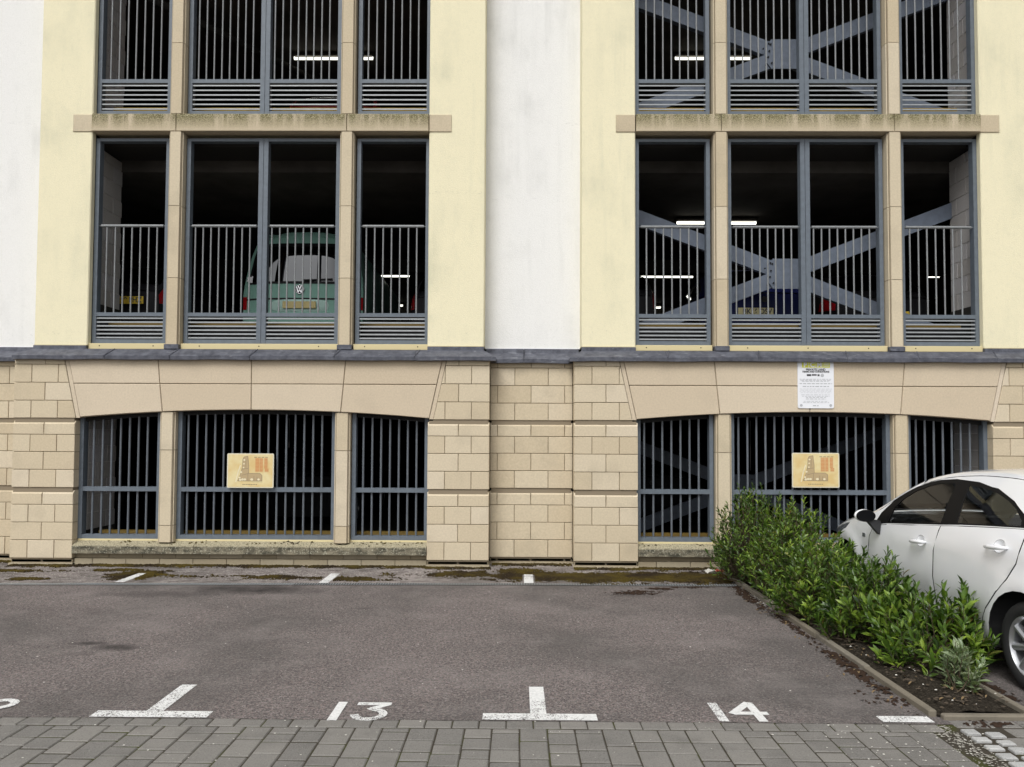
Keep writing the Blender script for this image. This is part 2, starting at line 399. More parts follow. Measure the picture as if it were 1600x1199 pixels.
def text_mesh(body, size, mater, bold=0, align='CENTER', w=1.0):
    cu = bpy.data.curves.new('lettering', 'FONT'); cu.body = body; cu.size = size; cu.align_x = align; cu.align_y = 'CENTER'; cu.offset = bold
    t = bpy.data.objects.new('lettering', cu); COL.objects.link(t)
    me = bpy.data.meshes.new_from_object(t.evaluated_get(bpy.context.evaluated_depsgraph_get()))
    bpy.data.objects.remove(t); me.materials.clear(); me.materials.append(mater)
    me.transform(Matrix.Rotation(R(90), 4, 'X') @ Matrix.Diagonal((w, 1, 1, 1))); return me
def clip_poly(poly, a, b, c):
    """keep a*x+b*z<=c"""
    out = []
    for i, p in enumerate(poly):
        q = poly[(i+1) % len(poly)]; dp = a*p[0]+b*p[1]-c; dq = a*q[0]+b*q[1]-c
        if dp <= 0: out.append(p)
        if dp*dq < 0: t = dp/(dp-dq); out.append((p[0]+t*(q[0]-p[0]), p[1]+t*(q[1]-p[1])))
    return out

# ------------------------------------------------------------------ ground
g = MB(); g.quad((-160, -120, -.06), (160, -120, -.06), (160, 160, -.06), (-160, 160, -.06))
tag(obj('ground', g, M['asphalt']), kind='structure')
g = MB(); g.quad((-60, -5.31, 0), (60, -5.31, 0), (60, 1.2, 0), (-60, 1.2, 0))
tarmac = tag(obj('car_park_tarmac', g, M['asphalt']), kind='structure')
g = MB(); g.quad((-60, -60, 0), (60, -60, 0), (60, -20, 0), (-60, -20, 0)); tag(obj('road', g, M['asphalt']), kind='structure')
def drain_y(x): return -1.09+(.03 if x < 0 else .004)*x
g = MB()
xs = [-60, -9, -6, -3, 0, 2.5]
for a, b in zip(xs, xs[1:]): g.quad((a, drain_y(max(a, -9))+.05, .004), (b, drain_y(max(b, -9))+.05, .004), (b, .6, .004), (a, .6, .004))
tag(obj('gritty_verge_strip', g, M['verge']), kind='structure')
# painted bay lines and numbers, 4 mm sheets on the tarmac, each its own part of the tarmac
def flat(name, polys, z=.004, m='paint'):
    g = MB()
    for p in polys: g.add([(x, y, z) for x, y in p], [list(range(len(p)))])
    return obj(name, g, M[m], tarmac)
def stroke(pts, wd):
    out = []
    for i in range(len(pts)-1):
        a, b = Vector(pts[i]), Vector(pts[i+1]); t = (b-a).normalized(); n = Vector((-t.y, t.x))*wd/2
        e = t*wd*.30 if i < len(pts)-2 else t*0
        out.append([tuple(a-n), tuple(b+e-n), tuple(b+e+n), tuple(a+n)])
    return out
flat('bay_line', [[(-2.60, -5.305), (-1.885, -5.305), (-1.885, -5.20), (-2.60, -5.20)], [(-2.30, -5.20), (-2.195, -5.20), (-2.195, -4.70), (-2.30, -4.70)]])
flat('bay_line', [[(-.215, -5.303), (.482, -5.303), (.482, -5.195), (-.215, -5.195)], [(.076, -5.195), (.176, -5.195), (.172, -4.69), (.074, -4.69)]])
flat('bay_line', [[(2.20, -5.29), (2.51, -5.29), (2.51, -5.19), (2.20, -5.19)]])
flat('bay_line', [[(-5.0, -5.31), (-4.2, -5.31), (-4.2, -5.20), (-5.0, -5.20)], [(-4.66, -5.20), (-4.56, -5.20), (-4.56, -4.7), (-4.66, -4.7)]])
for x, a, b in ((-4.60, -1.13, -.52), (-2.25, -1.10, -.50), (.12, -1.03, -.45)):
    flat('bay_line', [[(x-.055, a), (x+.055, a), (x+.055, b), (x-.055, b)]], .008)
def numeral(ch, x, y):
    """stencilled bay numbers, about .3 m tall, top of the figure away from the viewer"""
    if ch == '1': return stroke([(x+.03, y+.32), (x+.03, y)], .058)
    if ch == '3':
        pts = [(x, y+.29), (x+.20, y+.29), (x+.09, y+.185)]
        arc = [(x+.105+.088*math.cos(t), y+.105+.085*math.sin(t)) for t in [R(80-18*i) for i in range(15)]]
        return stroke(pts, .05)+stroke(arc, .05)
    if ch == '2':
        arc = [(x+.10+.085*math.cos(t), y+.225+.075*math.sin(t)) for t in [R(170-20*i) for i in range(11)]]
        return stroke(arc+[(x+.015, y+.028)], .05)+stroke([(x, y+.028), (x+.2, y+.028)], .05)
    if ch == '4': return stroke([(x+.165, y+.33), (x+.02, y+.14), (x+.235, y+.14)], .052)+stroke([(x+.165, y+.33), (x+.165, y)], .055)
for txt, x1, x2, y in (('12', -3.50, -3.38, -5.33), ('13', -1.15, -1.02, -5.335), ('14', 1.215, 1.315, -5.30)):
    g = MB()
    for k, (ch, xx) in enumerate(((txt[0], x1), (txt[1], x2))):
        for i, p in enumerate(numeral(ch, xx, y)): g.add([(u, v, .004+.0002*i) for u, v in p], [(0, 1, 2, 3)])
    obj('bay_number', g, M['paint'], tarmac)

# ------------------------------------------------------------------ pavers, setts, edging
pave = MB(); pave.quad((-60, -20, -.0025), (60, -20, -.0025), (60, -5.31, -.0025), (-60, -5.31, -.0025))
pavement = tag(obj('block_pavement', pave, M['joint']), kind='structure')
def paver(name, x0, x1, y0, y1, top, m, par, j=.0052):
    g = MB(); t = random.uniform(-.0012, .0012); b = .006
    x0 += j*random.uniform(.4, .9); x1 -= j*random.uniform(.4, .9); y0 += 2.2*j*random.uniform(.4, .9); y1 -= 2.2*j*random.uniform(.4, .9)
    tl = [random.uniform(-.001, .001) for _ in range(4)]
    o = [(x0, y0), (x1, y0), (x1, y1), (x0, y1)]; i = [(x0+b, y0+b), (x1-b, y0+b), (x1-b, y1-b), (x0+b, y1-b)]
    g.add([(*p, top+t+tl[k]) for k, p in enumerate(i)]+[(*p, top+t-b+tl[k]) for k, p in enumerate(o)]+[(*p, -.03) for p in o],
          [(0, 1, 2, 3)]+[(4+k, 4+(k+1) % 4, (k+1) % 4, k) for k in range(4)]+[(8+k, 8+(k+1) % 4, 4+(k+1) % 4, 4+k) for k in range(4)])
    return obj(name, g, m, par)
x = -3.44
while x < 2.42:
    paver('paver', x, x+.1605, -5.437, -5.312, .004, M['paver'], pavement); x += .1605
x = -3.36; big = MB()
while x < 2.40:
    y = -5.437; L = [.06, .10, .14, .18, .24][random.randrange(5)]; last = 0
    while y > -6.16:
        paver('paver', x, x+.1605, y-L, y, .003, M['paver'], pavement); y -= L
        L = random.choice([k for k in (.12, .16, .16, .24) if k != last]); last = L
    x += .1605
x = 2.86
for r_ in range(4):
    for c in range(5): paver('paver', 2.86+.2*c-.1*(r_ % 2), 3.06+.2*c-.1*(r_ % 2), -5.37-.135*r_-.135, -5.37-.135*r_, .002, M['paver'], pavement)
for c in range(4): paver('paver', 2.60+.2*c, 2.80+.2*c, -5.365, -5.245, .002, M['paver'], pavement)
for c in range(2):
    for r_ in range(7):
        xx = 2.575+.118*c+random.uniform(-.006, .006); yy = -5.40-.112*r_-.04*c+random.uniform(-.006, .006)
        paver('sett', xx, xx+.10, yy-.095, yy, .014, M['sett'], pavement, .012)
# outlying paving past the part that can be picked apart, still real joints
out = MB()
def loose(x0, x1, y0, y1, z=.002):
    out.add([(x0, y0, z), (x1, y0, z), (x1, y1, z), (x0, y1, z), (x0, y0, -.02), (x1, y0, -.02), (x1, y1, -.02), (x0, y1, -.02)],
            [(0, 1, 2, 3), (4, 5, 1, 0), (5, 6, 2, 1), (6, 7, 3, 2), (7, 4, 0, 3)])
for i in range(60):
    for (xa, yt) in ((-3.46-.1605*(i+1), -5.437), (3.9+.1605*i, -5.437)):
        y = yt
        while y > -8.5:
            L = random.choice((.12, .16, .24)); loose(xa+.004, xa+.156, y-L+.004, y-.004); y -= L
for i in range(43):
    y = -6.42; xa = -3.36+.1605*i
    while y > -8.5:
        L = random.choice((.12, .16, .24)); loose(xa+.004, xa+.156, y-L+.004, y-.004); y -= L
tag(obj('outlying_pavers', out, M['paver'], pavement), kind='stuff')
kerb = tag(bpy.data.objects.new('bed_kerb', None), kind='structure'); COL.objects.link(kerb)
y = -5.19
while y < -.3:
    L = .915; b = MB(); zz = random.uniform(-.006, .006); xx = 2.535+random.uniform(-.006, .006)
    b.bbox(xx, xx+.05, y+.004, min(y+L, -.05)-.004, -.1, .045+zz, .008); obj('kerb_stone', b, M['kerb'], kerb)
    b = MB(); b.bbox(3.11+random.uniform(-.006, .006), 3.16, y+.004, min(y+L, -.05)-.004, -.1, .04-zz, .008); obj('kerb_stone', b, M['kerb'], kerb); y += L
for x0 in (2.59, 3.17, 4.09):
    b = MB(); b.bbox(x0, min(x0+.91, 3.165) if x0 < 3 else x0+.91, -5.245, -5.195, -.1, .03, .008); obj('kerb_stone', b, M['kerb'], kerb)
# planting bed with lumpy soil
b = MB(); nx, ny = 14, 120
for j in range(ny+1):
    for i in range(nx+1):
        x = 2.58+.535*i/nx; y = -5.2+5.1*j/ny
        b.v.append((x, y, .012+(.03*noise.noise((x*9, y*9, 0))+.035)*math.sin(math.pi*i/nx)))
for j in range(ny):
    for i in range(nx): b.f.append([j*(nx+1)+i, j*(nx+1)+i+1, (j+1)*(nx+1)+i+1, (j+1)*(nx+1)+i]); b.mi.append(0)
tag(obj('planting_bed', b, M['soil'], smooth=True), kind='structure')

# ------------------------------------------------------------------ the car park building
B = thing('car_park_building', 'multi storey car park with cream render above a rusticated stone base', 'building')
BAYS = (-3.464, 3.816)
JAMB = {(-3.464, -1): (2.350, 3.165), (-3.464, 1): (2.272, 3.074), (3.816, -1): (2.272, 3.100), (3.816, 1): (2.315, 3.11)}
def part(name, mb, m, parent=B, **k): return obj(name, mb, M[m] if isinstance(m, str) else m, parent, **k)
COURSES = [  # (z0, z1, joint pattern, chamfered top)
    (2.625, 2.70, 'A', 0), (2.386, 2.618, 'B', 0), (2.150, 2.379, 'A', 0), (1.918, 2.143, 'B', 0),
    (1.704, 1.884, 'A', 1), (1.478, 1.697, 'B', 0), (1.246, 1.471, 'A', 0), (1.012, 1.239, 'B', 0),
    (.790, .972, 'A', 1), (.560, .783, 'B', 0), (.330, .553, 'A', 0), (.095, .323, 'B', 0)]
def ashlar(x0, x1, y, cuts, rake=None, deep=.26):
    """courses of dressed stones between x0 and x1; cuts gives the joints of patterns A and B"""
    for z0, z1, pt, ch in COURSES:
        xs = [x0]+[c for c in cuts[pt] if x0+.06 < c < x1-.06]+[x1]
        for a, b in zip(xs, xs[1:]):
            a2 = a+(.0035 if a > x0 else 0); b2 = b-(.0035 if b < x1 else 0)
            if rake and z0 > 1.9: poly = clip_poly([(a2, z0), (b2, z0), (b2, z1), (a2, z1)], *rake)
            else: poly = [(a2, z0), (b2, z0), (b2, z1), (a2, z1)]
            if len(poly) < 3 or max(p[0] for p in poly)-min(p[0] for p in poly) < .02: continue
            part('stone', MB().stone(poly, y+random.uniform(-.0015, .0015), deep, .0045, .045 if ch else 0), 'stone')
    xs = [x0]+[c for c in cuts['A'] if x0+.06 < c < x1-.06]+[x1]
    for a, b in zip(xs, xs[1:]):
        part('stone', MB().stone([(a+.004, .035), (b-.004, .035), (b-.004, .075), (a+.004, .075)], y+.03, .2, .005), 'plinth')
    g = MB(); n = 24; top = []; bot = []      # rough concrete footing
    for i in range(n+1):
        xx = x0-.01+(x1-x0+.02)*i/n; k = noise.noise((xx*7, y, 3))
        top.append((xx, y+.0+.008*k, .03+.006*k)); bot.append((xx, y-.02+.02*noise.noise((xx*9, 1, y)), -.06))
    back = [(p[0], y+.1, .032) for p in top]; vs = top+bot+back; m_ = n+1
    g.add(vs, [(i, i+1, m_+i+1, m_+i) for i in range(n)]+[(2*m_+i, 2*m_+i+1, i+1, i) for i in range(n)]); part('footing', g, 'plinth')
    # recessed mortar behind the joints
    g = MB(); g.box(x0+.016, x1-.016, y+.014, y+deep+.1, .076, 1.90); 
    g.box(x0+.016, x1-.016, y+.03, y+deep+.1, -.05, .0759)
    zz = [(x0+.016, 1.9002), (x1-.016, 1.9002), (x1-.016, 2.69), (x0+.016, 2.69)]
    if rake: zz = clip_poly(zz, *rake)
    g.prism(zz, 'y', y+.014, y+deep+.1); part('mortar_bed', g, 'mortar')
def rake_line(bc, side):
    """the raking end joint of the flat arch, as a half plane for the pier stones outside it"""
    p, q = (bc+side*2.515, 2.69), (bc+side*2.345, 1.918)
    a, b = -(q[1]-p[1]), (q[0]-p[0]); c = a*p[0]+b*p[1]
    if (a*(bc)+b*2.3-c) < 0: a, b, c = -a, -b, -c
    return a, b, c
for bc in BAYS:
    for s in (-1, 1):
        x0, x1 = sorted((bc+s*JAMB[bc, s][0], bc+s*JAMB[bc, s][1])); wd = x1-x0
        cuts = {'A': [x0+wd*.50], 'B': [x0+wd*.28, x0+wd*.71]}
        ashlar(x0, x1, 0, cuts, rake_line(bc, s))
for xa, xb in ((-.390, .716), (-7.64, -6.63), (6.926, 7.99)):
    o = xa+.354
    o = 0 if abs(xa) < 1 else o
    ashlar(xa+.003, xb-.003, .30, {'A': [o-.292, o+.159, o+.61], 'B': [o-.06, o+.39]}, None, .2)
for side, xa, xb in ((-1, -11.5, -7.65), (1, 7.995, 11.5)):   # the wall goes on outside the picture
    part('wall', MB().box(xa, xb, 0, .5, -.05, 2.69), 'stone')
arch = lambda u: 2.035-.0195*u*u
for bc in BAYS:
    # flat arch: four columns of big stones in two courses, raking joints
    J = [(-2.455, -2.288), (-1.275, -1.205), (-.045, -.04), (1.19, 1.13), (2.455, 2.288)]
    xat = lambda j, z: j[0]+(j[1]-j[0])*(2.68-z)/(2.68-1.93)
    for k in range(4):
        a, b = J[k], J[k+1]; e = .0045; zj = 2.372
        up = [(bc+xat(a, zj+.004)+e, zj+.004), (bc+xat(b, zj+.004)-e, zj+.004), (bc+xat(b, 2.70)-e, 2.70), (bc+xat(a, 2.70)+e, 2.70)]
        part('arch_stone', MB().stone(up, -.001, .30, .006), 'lintel')
        u0 = xat(a, 1.95)+e; u1 = xat(b, 1.95)-e
        low = [(bc+u0+(u1-u0)*i/8, arch(u0+(u1-u0)*i/8)) for i in range(9)]+[(bc+xat(b, zj-.004)-e, zj-.004), (bc+xat(a, zj-.004)+e, zj-.004)]
        part('arch_stone', MB().stone(low, .0005, .30, .006), 'lintel')
    for s in (-1, 1):                      # narrow raking fillet beside the arch
        poly = [(bc+s*2.464, 2.70), (bc+s*2.506, 2.70), (bc+s*2.338, 1.925), (bc+s*2.296, 1.925)]
        part('raking_fillet', MB().stone(poly if s > 0 else poly[::-1], .010, .2, .004), 'lintel')
    g = MB(); g.prism([(bc-2.4, 2.69), (bc-2.28, 2.06), (bc+2.28, 2.06), (bc+2.4, 2.69)], 'y', .016, .29); part('mortar_bed', g, 'mortar')
    # ground floor mullions, each of three stones with a stop chamfer
    for s in (-1, 1):
        zs = [.30, .522, 1.505, arch(1.15)-.004]
        g = MB(); g.box(bc+s*1.15-.085, bc+s*1.15+.085, .035, .25, .3, 1.99); mu = part('mullion', g, 'mortar')
        for a, b in zip(zs, zs[1:]):
            xl, xr = bc+s*1.15-.10, bc+s*1.15+.10; c = .028
            poly = [(xl, .26), (xl, .02+c), (xl+c*.6, .02+c), (xl+c, .02), (xr-c, .02), (xr-c*.6, .02+c), (xr, .02+c), (xr, .26)]
            part('mullion_stone', MB().prism(poly, 'z', a+.004, b-.004), 'mullion', mu)
    # weathered concrete sill in three lengths on two courses of plinth blocks
    jl, jr = JAMB[bc, -1][0]-.004, JAMB[bc, 1][0]-.004
    for a, b in ((-jl, -.76), (-.755, .75), (.755, jr)):
        g = MB(); n = 18; sec = [(.12, .158), (-.012, .158), (-.014, .250), (-.006, .262), (.125, .312), (.125, .158)]
        m_ = len(sec)
        for i in range(n+1):
            xx = bc+a+(b-a)*i/n; k = noise.noise((xx*6, 2, 1))*.004
            g.v += [(xx, yy+k, zz+noise.noise((xx*8, zz*9, 5))*.003) for yy, zz in sec]
        for i in range(n):
            for j in range(m_-1): g.f.append([i*m_+j, i*m_+j+1, (i+1)*m_+j+1, (i+1)*m_+j]); g.mi.append(0)
        g.f += [list(range(m_)), list(range(n*m_, n*m_+m_))[::-1]]; g.mi += [0, 0]; g.fix = True
        part('sill', g, 'sill')
    part('cream_cill_board', MB().bbox(bc-jl, bc+jr, .118, .20, .300, .332, .004), 'cream_board')
    for r_, (z0, z1) in enumerate(((.088, .156), (-.05, .083))):
        xx = bc-jl-.2*r_
        while xx < bc+jr:
            a, b = max(xx, bc-jl), min(xx+.44, bc+jr)
            if b-a > .03: part('plinth_block', MB().stone([(a+.003, z0), (b-.003, z0), (b-.003, z1), (a+.003, z1)], .085-.035*r_, .1, .004), 'plinth')
            xx += .44
    part('plinth_backing', MB().box(bc-jl, bc+jr, .098, .3, -.05, .157), 'mortar')

# grilles: a frame with bars, rails and louvre slats as its pieces
def bar_mesh(r, h, kind):
    g = MB(); pm = M['bar'] if kind else M['bar_dark']
    g.tube([(0, 0, 0), (0, 0, h)], r, 8, False)
    return g.mesh('bar', pm, True)
def frame(x0, x1, z0, z1, y, post=None, top=None, mids=(), wd=.052, dp=.10, bottom=.055):
    g = MB(); zt0 = z1 if top is None else top(x0); zt1 = z1 if top is None else top(x1)
    g.prism([(x0, z0), (x0+wd, z0), (x0+wd, zt0-.002), (x0, zt0-.004)], 'y', y, y+dp)
    g.prism([(x1-wd, z0), (x1, z0), (x1, zt1-.004), (x1-wd, zt1-.002)], 'y', y, y+dp)
    g.box(x0+wd, x1-wd, y+.003, y+dp, z0, z0+bottom)
    if top is None: g.box(x0+wd, x1-wd, y+.003, y+dp, z1-.04, z1)
    for m0, m1 in mids: g.box(x0+wd, x1-wd, y+.002, y+dp*.8, m0, m1)
    if post is not None:
        for a in (-.063, .003): g.box(post+a, post+a+.06, y-.004, y+dp, z0+.001, z1-.001)
    return part('window_grille', g, 'frame', B)
def louvres(fr, xs, z0, z1, y, n):
    for x0, x1 in xs:
        for i in range(n):
            zc = z0+(z1-z0)*(i+.5)/n; g = MB()
            g.prism([(y-.002, zc-.009), (y+.003, zc-.011), (y+.004, zc+.007), (y+.018, zc+.010), (y+.018, zc+.013), (y+.002, zc+.010)], 'x', x0, x1)
            part('louvre_slat', g, 'slat', fr)
def bars(fr, xs, z0, z1, y, r):
    me = {}
    for x in xs:
        zt = z1(x) if callable(z1) else z1; k = round(zt, 3)
        if k not in me: me[k] = bar_mesh(r, zt-z0, r < .013)
        obj('bar', me[k], None, fr, loc=(x, y, z0))
lin = lambda a, p, n: [a+p*i for i in range(n)]
for bc in BAYS:
    # ground floor
    Y = .12
    top = lambda x: arch(x-bc)+.02
    for x0, x1, bs in ((-JAMB[bc, -1][0], -1.265, lin(-2.185 if bc < 0 else -2.165, .1195, 7)), (-1.045, 1.045, lin(-.925, .1186, 16)), (1.262, JAMB[bc, 1][0], lin(1.404, .1175, 7))):
        f = frame(bc+x0, bc+x1, .333, 0, Y, None, top, ((.957, 1.015),), .052, .11)
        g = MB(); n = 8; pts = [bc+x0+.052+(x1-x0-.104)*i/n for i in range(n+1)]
        g.prism([(p, top(p)-.075) for p in pts]+[(p, top(p)+.0) for p in pts[::-1]], 'y', Y+.035, Y+.09); part('shade_head_rail', g, 'black', f)  # head rail coloured black for the shade under the arch
        bars(f, [bc+b for b in bs], .385, lambda x: round(top(x)-.07, 2), Y+.045, .0145)
    # first and second floor
    Y = .21
    UR = 2.245 if bc < 0 else 2.29
    for lv in (0, 1):
        zb = (2.925, 6.035)[lv]; zt = (5.712, 8.82)[lv]; m0, m1 = ((3.292, 3.342), (6.475, 6.526))[lv]
        for x0, x1, groups, post in ((-2.275, -1.27, (lin(-2.117, .1135, 7),), None), (-1.04, 1.035, (lin(-.917, .1055, 8), lin(.118, .1065, 8)), 0),
                                     (1.265, UR+.003, (lin(1.395, .1135, 7) if bc < 0 else lin(1.40, .1145, 7),), None)):
            f = frame(bc+x0, bc+x1, zb, zt, Y, bc if post == 0 else None, None, ((m0, m1),))
            spans = ((x0+.05, x1-.05),) if post is None else ((x0+.05, -.062), (.062, x1-.05))
            louvres(f, [(bc+a, bc+b) for a, b in spans], zb+.052, m0, Y+.012, 6)
            for (a, b), bs in zip(spans, groups):
                bars(f, [bc+v for v in bs], m1-.005, 4.505 if lv == 0 else 8.8, Y+.03, .0108)
                if lv == 0:
                    g = MB(); g.tube([(bc+a+.03, Y+.03, 4.522), (bc+b-.03, Y+.03, 4.522)], .020, 10)
                    g.tube([(bc+a-.01, Y+.03, 4.522), (bc+b+.01, Y+.03, 4.522)], .006, 6); part('handrail', g, 'bar', f, smooth=True, angle=40)
        if lv == 0:
            for x0, x1 in ((-2.29, -1.262), (-1.05, 1.045), (1.255, UR+.018)):
                g = MB(); g.bbox(bc+x0, bc+x1, Y-.06, Y+.05, 2.842, 2.918, .004); cb = part('sill_board', g, 'cream_board')
                for u in ((.15, .85) if x1-x0 < 1.5 else (.12, .5, .88)):
                    s_ = MB(); xx = bc+x0+(x1-x0)*u; s_.tube([(xx, Y-.0635, 2.885), (xx, Y-.055, 2.885)], .008, 8); part('screw', s_, 'black', cb)
        # mullions and string course
        z0, z1 = ((2.90, 5.762), (6.002, 8.86))[lv]; js = ((3.789, 4.758), (6.969, 7.93))[lv]
        for s in (-1, 1):
            xl, xr = bc+s*1.1475-.093, bc+s*1.1475+.093; zs = (z0,)+js+(z1,)
            g = MB(); g.box(xl+.012, xr-.012, .105, .40, z0, z1); mu = part('mullion', g, 'mortar'); c = .02
            for a, b in zip(zs, zs[1:]):
                inner = xr if s < 0 else xl
                poly = [(xl, .42), (xl, .09+c*1.6), (xl+c, .09+c*1.2), (xl+c*1.2, .09), (xr-c*1.2, .09), (xr-c, .09+c*1.2), (xr, .09+c*1.6), (xr, .42)]
                part('mullion_stone', MB().prism(poly, 'z', a+.0035, b-.0035), 'mullion', mu)
            if lv == 0: part('lead_collar', MB().bbox(xl-.004, xr+.004, .082, .2, 2.838, 2.902, .004), 'lead')
        zs0, zs1 = ((5.765, 5.998), (8.865, 9.10))[lv]
        for a, b in ((-2.545, -2.283), (-2.277, -1.146), (-1.142, 1.142), (1.146, UR-.005), (UR+.001, 2.545)):
            edge = (abs(a) > 2.2 or abs(b) > 2.2) and abs(b) > 2.2 and (b-a) < .3
            part('string_stone', MB().stone([(bc+a+.002, zs0), (bc+b-.002, zs0), (bc+b-.002, zs1), (bc+a+.002, zs1)], .108 if edge else .085, .30, .005), 'mullion' if edge else 'string')
        part('string_backing', MB().box(bc-2.275, bc+2.275, .11, .40, zs0+.01, zs1-.01), 'mortar')
    # cream rendered pilasters either side of the windows
    for s in (-1, 1):
        g = MB(); a, b = sorted((bc+s*(UR if s > 0 else 2.282), bc+s*2.995)); e = .012
        ya, yb = (.50, .205) if s < 0 else (.205, .50)
        g.prism([(a, ya), (a, .12+e), (a+e, .12), (b-e, .12), (b, .12+e), (b, yb)], 'z', 2.895, 10.0)
        g.v = [(x, y, z) for x, y, z in g.v]; part('rendered_pilaster', g, 'yellow')
        part('jamb_lining', MB().box(min(bc+s*((UR if s > 0 else 2.282)+.008), bc+s*2.40), max(bc+s*((UR if s > 0 else 2.282)+.008), bc+s*2.40), .206, .333, 2.84, 9.5), 'gloom_dark')
        part('render_stop_bead', MB().box(a+.004, b-.004, .113, .2, 2.886, 2.8945), 'cream_board')
        part('lead_upstand', MB().bbox(a+.002, b+.0, .098, .2, 2.830, 2.885, .004), 'lead')
for xa, xb in ((-.469, .821), (-12, -6.459), (6.811, 12)):
    part('rendered_wall', MB().box(xa, xb, .42, .60, 2.90, 10.0), 'white')
    part('render_stop_bead', MB().box(xa, xb, .412, .5, 2.890, 2.8995), 'sign_white')
part('parapet_coping', MB().bbox(-12, 12, -.02, .65, 10.003, 10.1, .01), 'mullion')

# lead covered ledge, in separate sheets with welted joints
def lead_sheet(x0, x1, yf, yb, hip0=0, hip1=0, zf=0):
    g = MB(); n = max(4, int((x1-x0)/.07)); H = .165
    prof_ = [(yf+.03, 2.680), (yf, 2.684), (yf-.004, 2.732), (yf+.012, 2.742), (yb, 2.836), (yb+.004, 2.838 if yb < .2 else 2.890)]
    for i in range(n+1):
        u = i/n
        for j, (yy, zz) in enumerate(prof_):
            a = x0+(hip0*H if j >= 4 else hip0*.012 if j == 3 else 0); b = x1-(hip1*H if j >= 4 else hip1*.012 if j == 3 else 0)
            xx = a+(b-a)*u; k = noise.noise((xx*2.1, j*.3, yf))
            g.v.append((xx, yy+.006*k*(j > 2), zz+zf+(.010*k if j < 3 else .004*k)))
    m_ = len(prof_)
    for i in range(n):
        for j in range(m_-1): g.f.append([i*m_+j, i*m_+j+1, (i+1)*m_+j+1, (i+1)*m_+j]); g.mi.append(0)
    for e, i in ((hip0, 0), (hip1, n)):
        q = [i*m_+j for j in range(m_)]
        if e:   # returned end of the ledge, sloping back to the recess
            o = len(g.v); g.v += [(g.v[k][0], .48, g.v[k][2]) for k in q]
            for j in range(m_-1): g.f.append([q[j], q[j+1], o+j+1, o+j]); g.mi.append(0)
        else: g.f.append(q); g.mi.append(0)
    g.fix = True; part('lead_sheet', g, 'lead')
for bc, cuts in ((BAYS[0], (-1.95, -1.1, -.05, 1.05, 2.1)), (BAYS[1], (-1.9, -.72, .42, 1.35, 2.35))):
    xs = [bc-3.16]+[bc+c for c in cuts]+[bc+3.16]
    for i in range(len(xs)-1):
        lead_sheet(xs[i]+(.002 if i else 0), xs[i+1]-.002, -.07, .10, i == 0, i == len(xs)-2)
    for x in xs[1:-1]:
        g = MB(); g.tube([(x, -.078, 2.688), (x, -.078, 2.734), (x+.03, .015, 2.792), (x+.05, .095, 2.838)], .008, 6); part('lead_welt', g, 'lead')
for xs in ((-.455, .06, .805), (-8.6, -7.4, -6.47), (6.82, 8.0, 9.2)):
    for a, b in zip(xs, xs[1:]): lead_sheet(a+.002, b-.002, .225, .40)
# blockwork return walls just inside the windows, block by block
def nib(x, facing, zlist, y0, y1):
    a, b = sorted((x+facing*-.012, x-facing*.2))
    for z0, z1, zb in zlist:
        wl = part('return_wall', MB().box(a, b, y0+.002, y1-.002, z0, z1-.003), 'block_mortar')
        if zb > z0: part('dark_skirting', MB().box(min(x-facing*.05, x+facing*.006), max(x-facing*.05, x+facing*.006), y0, y1+.004, z0, zb), 'gloom_dark', wl)
        z = zb+.004; r_ = 0
        while z < z1-.05:
            zt = min(z+.215, z1-.006); yy = y0-(.225 if r_ % 2 else 0)
            while yy < y1-.02:
                ya, yb = max(yy, y0), min(yy+.44, y1)
                if yb-ya > .03:
                    xa, xb = sorted((x, x-facing*.05)); g = MB(); g.box(xa, xb, ya+.004, yb-.004, z, zt)
                    part('block', g, 'block', wl)
                yy += .45
            z += .225; r_ += 1
LEV = [(0.0, 2.56, .42), (2.88, 5.66, 3.50), (5.96, 8.74, 6.2)]
nib(-5.80, 1, LEV, .335, 1.02); nib(6.155, -1, LEV, .335, .95)
nib(-1.14, -1, LEV, .335, .75); nib(1.50, 1, LEV, .335, .75)
# decks, beams, dark walls of the interior
for z0, z1 in ((2.50, 2.86), (5.52, 5.94), (8.60, 9.04)):
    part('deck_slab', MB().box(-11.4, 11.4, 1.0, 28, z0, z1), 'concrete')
    part('deck_edge', MB().box(-11.4, 11.4, .46, .998, z0+.17, z1), 'gloom_dark')
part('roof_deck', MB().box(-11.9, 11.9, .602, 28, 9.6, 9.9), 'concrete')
part('ground_slab', MB().box(-11.4, 11.4, .30, 28, -.3, .008), 'gloom_dark')
for xa in (-11.6, 11.402): part('side_wall', MB().box(xa, xa+.198, .602, 28, -.3, 9.598), 'gloom_dark')
part('back_wall', MB().box(-11.4, 11.4, 28.002, 28.2, -.3, 9.6), 'gloom_dark')
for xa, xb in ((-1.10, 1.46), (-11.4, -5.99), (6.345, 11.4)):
    for z0, z1 in ((0, 2.5), (2.88, 5.5), (5.96, 8.58)): part('inner_wall', MB().box(xa, xb, .62, .75, z0, z1), 'gloom_dark')
for z in (5.52, 8.60):
    for y in (6.5, 12.5, 18.5, 24.5): part('deck_beam', MB().box(-11.3, 11.3, y, y+.35, z-.28, z-.003), 'concrete')
for xx in (-9.0, -1.75, 9.2):
    for y in (6.5, 12.5, 18.5):
        for z0, z1 in ((.01, 2.49), (2.87, 5.235), (5.95, 8.315)): part('column', MB().bbox(xx, xx+.35, y+.002, y+.346, z0, z1, .02), 'concrete')
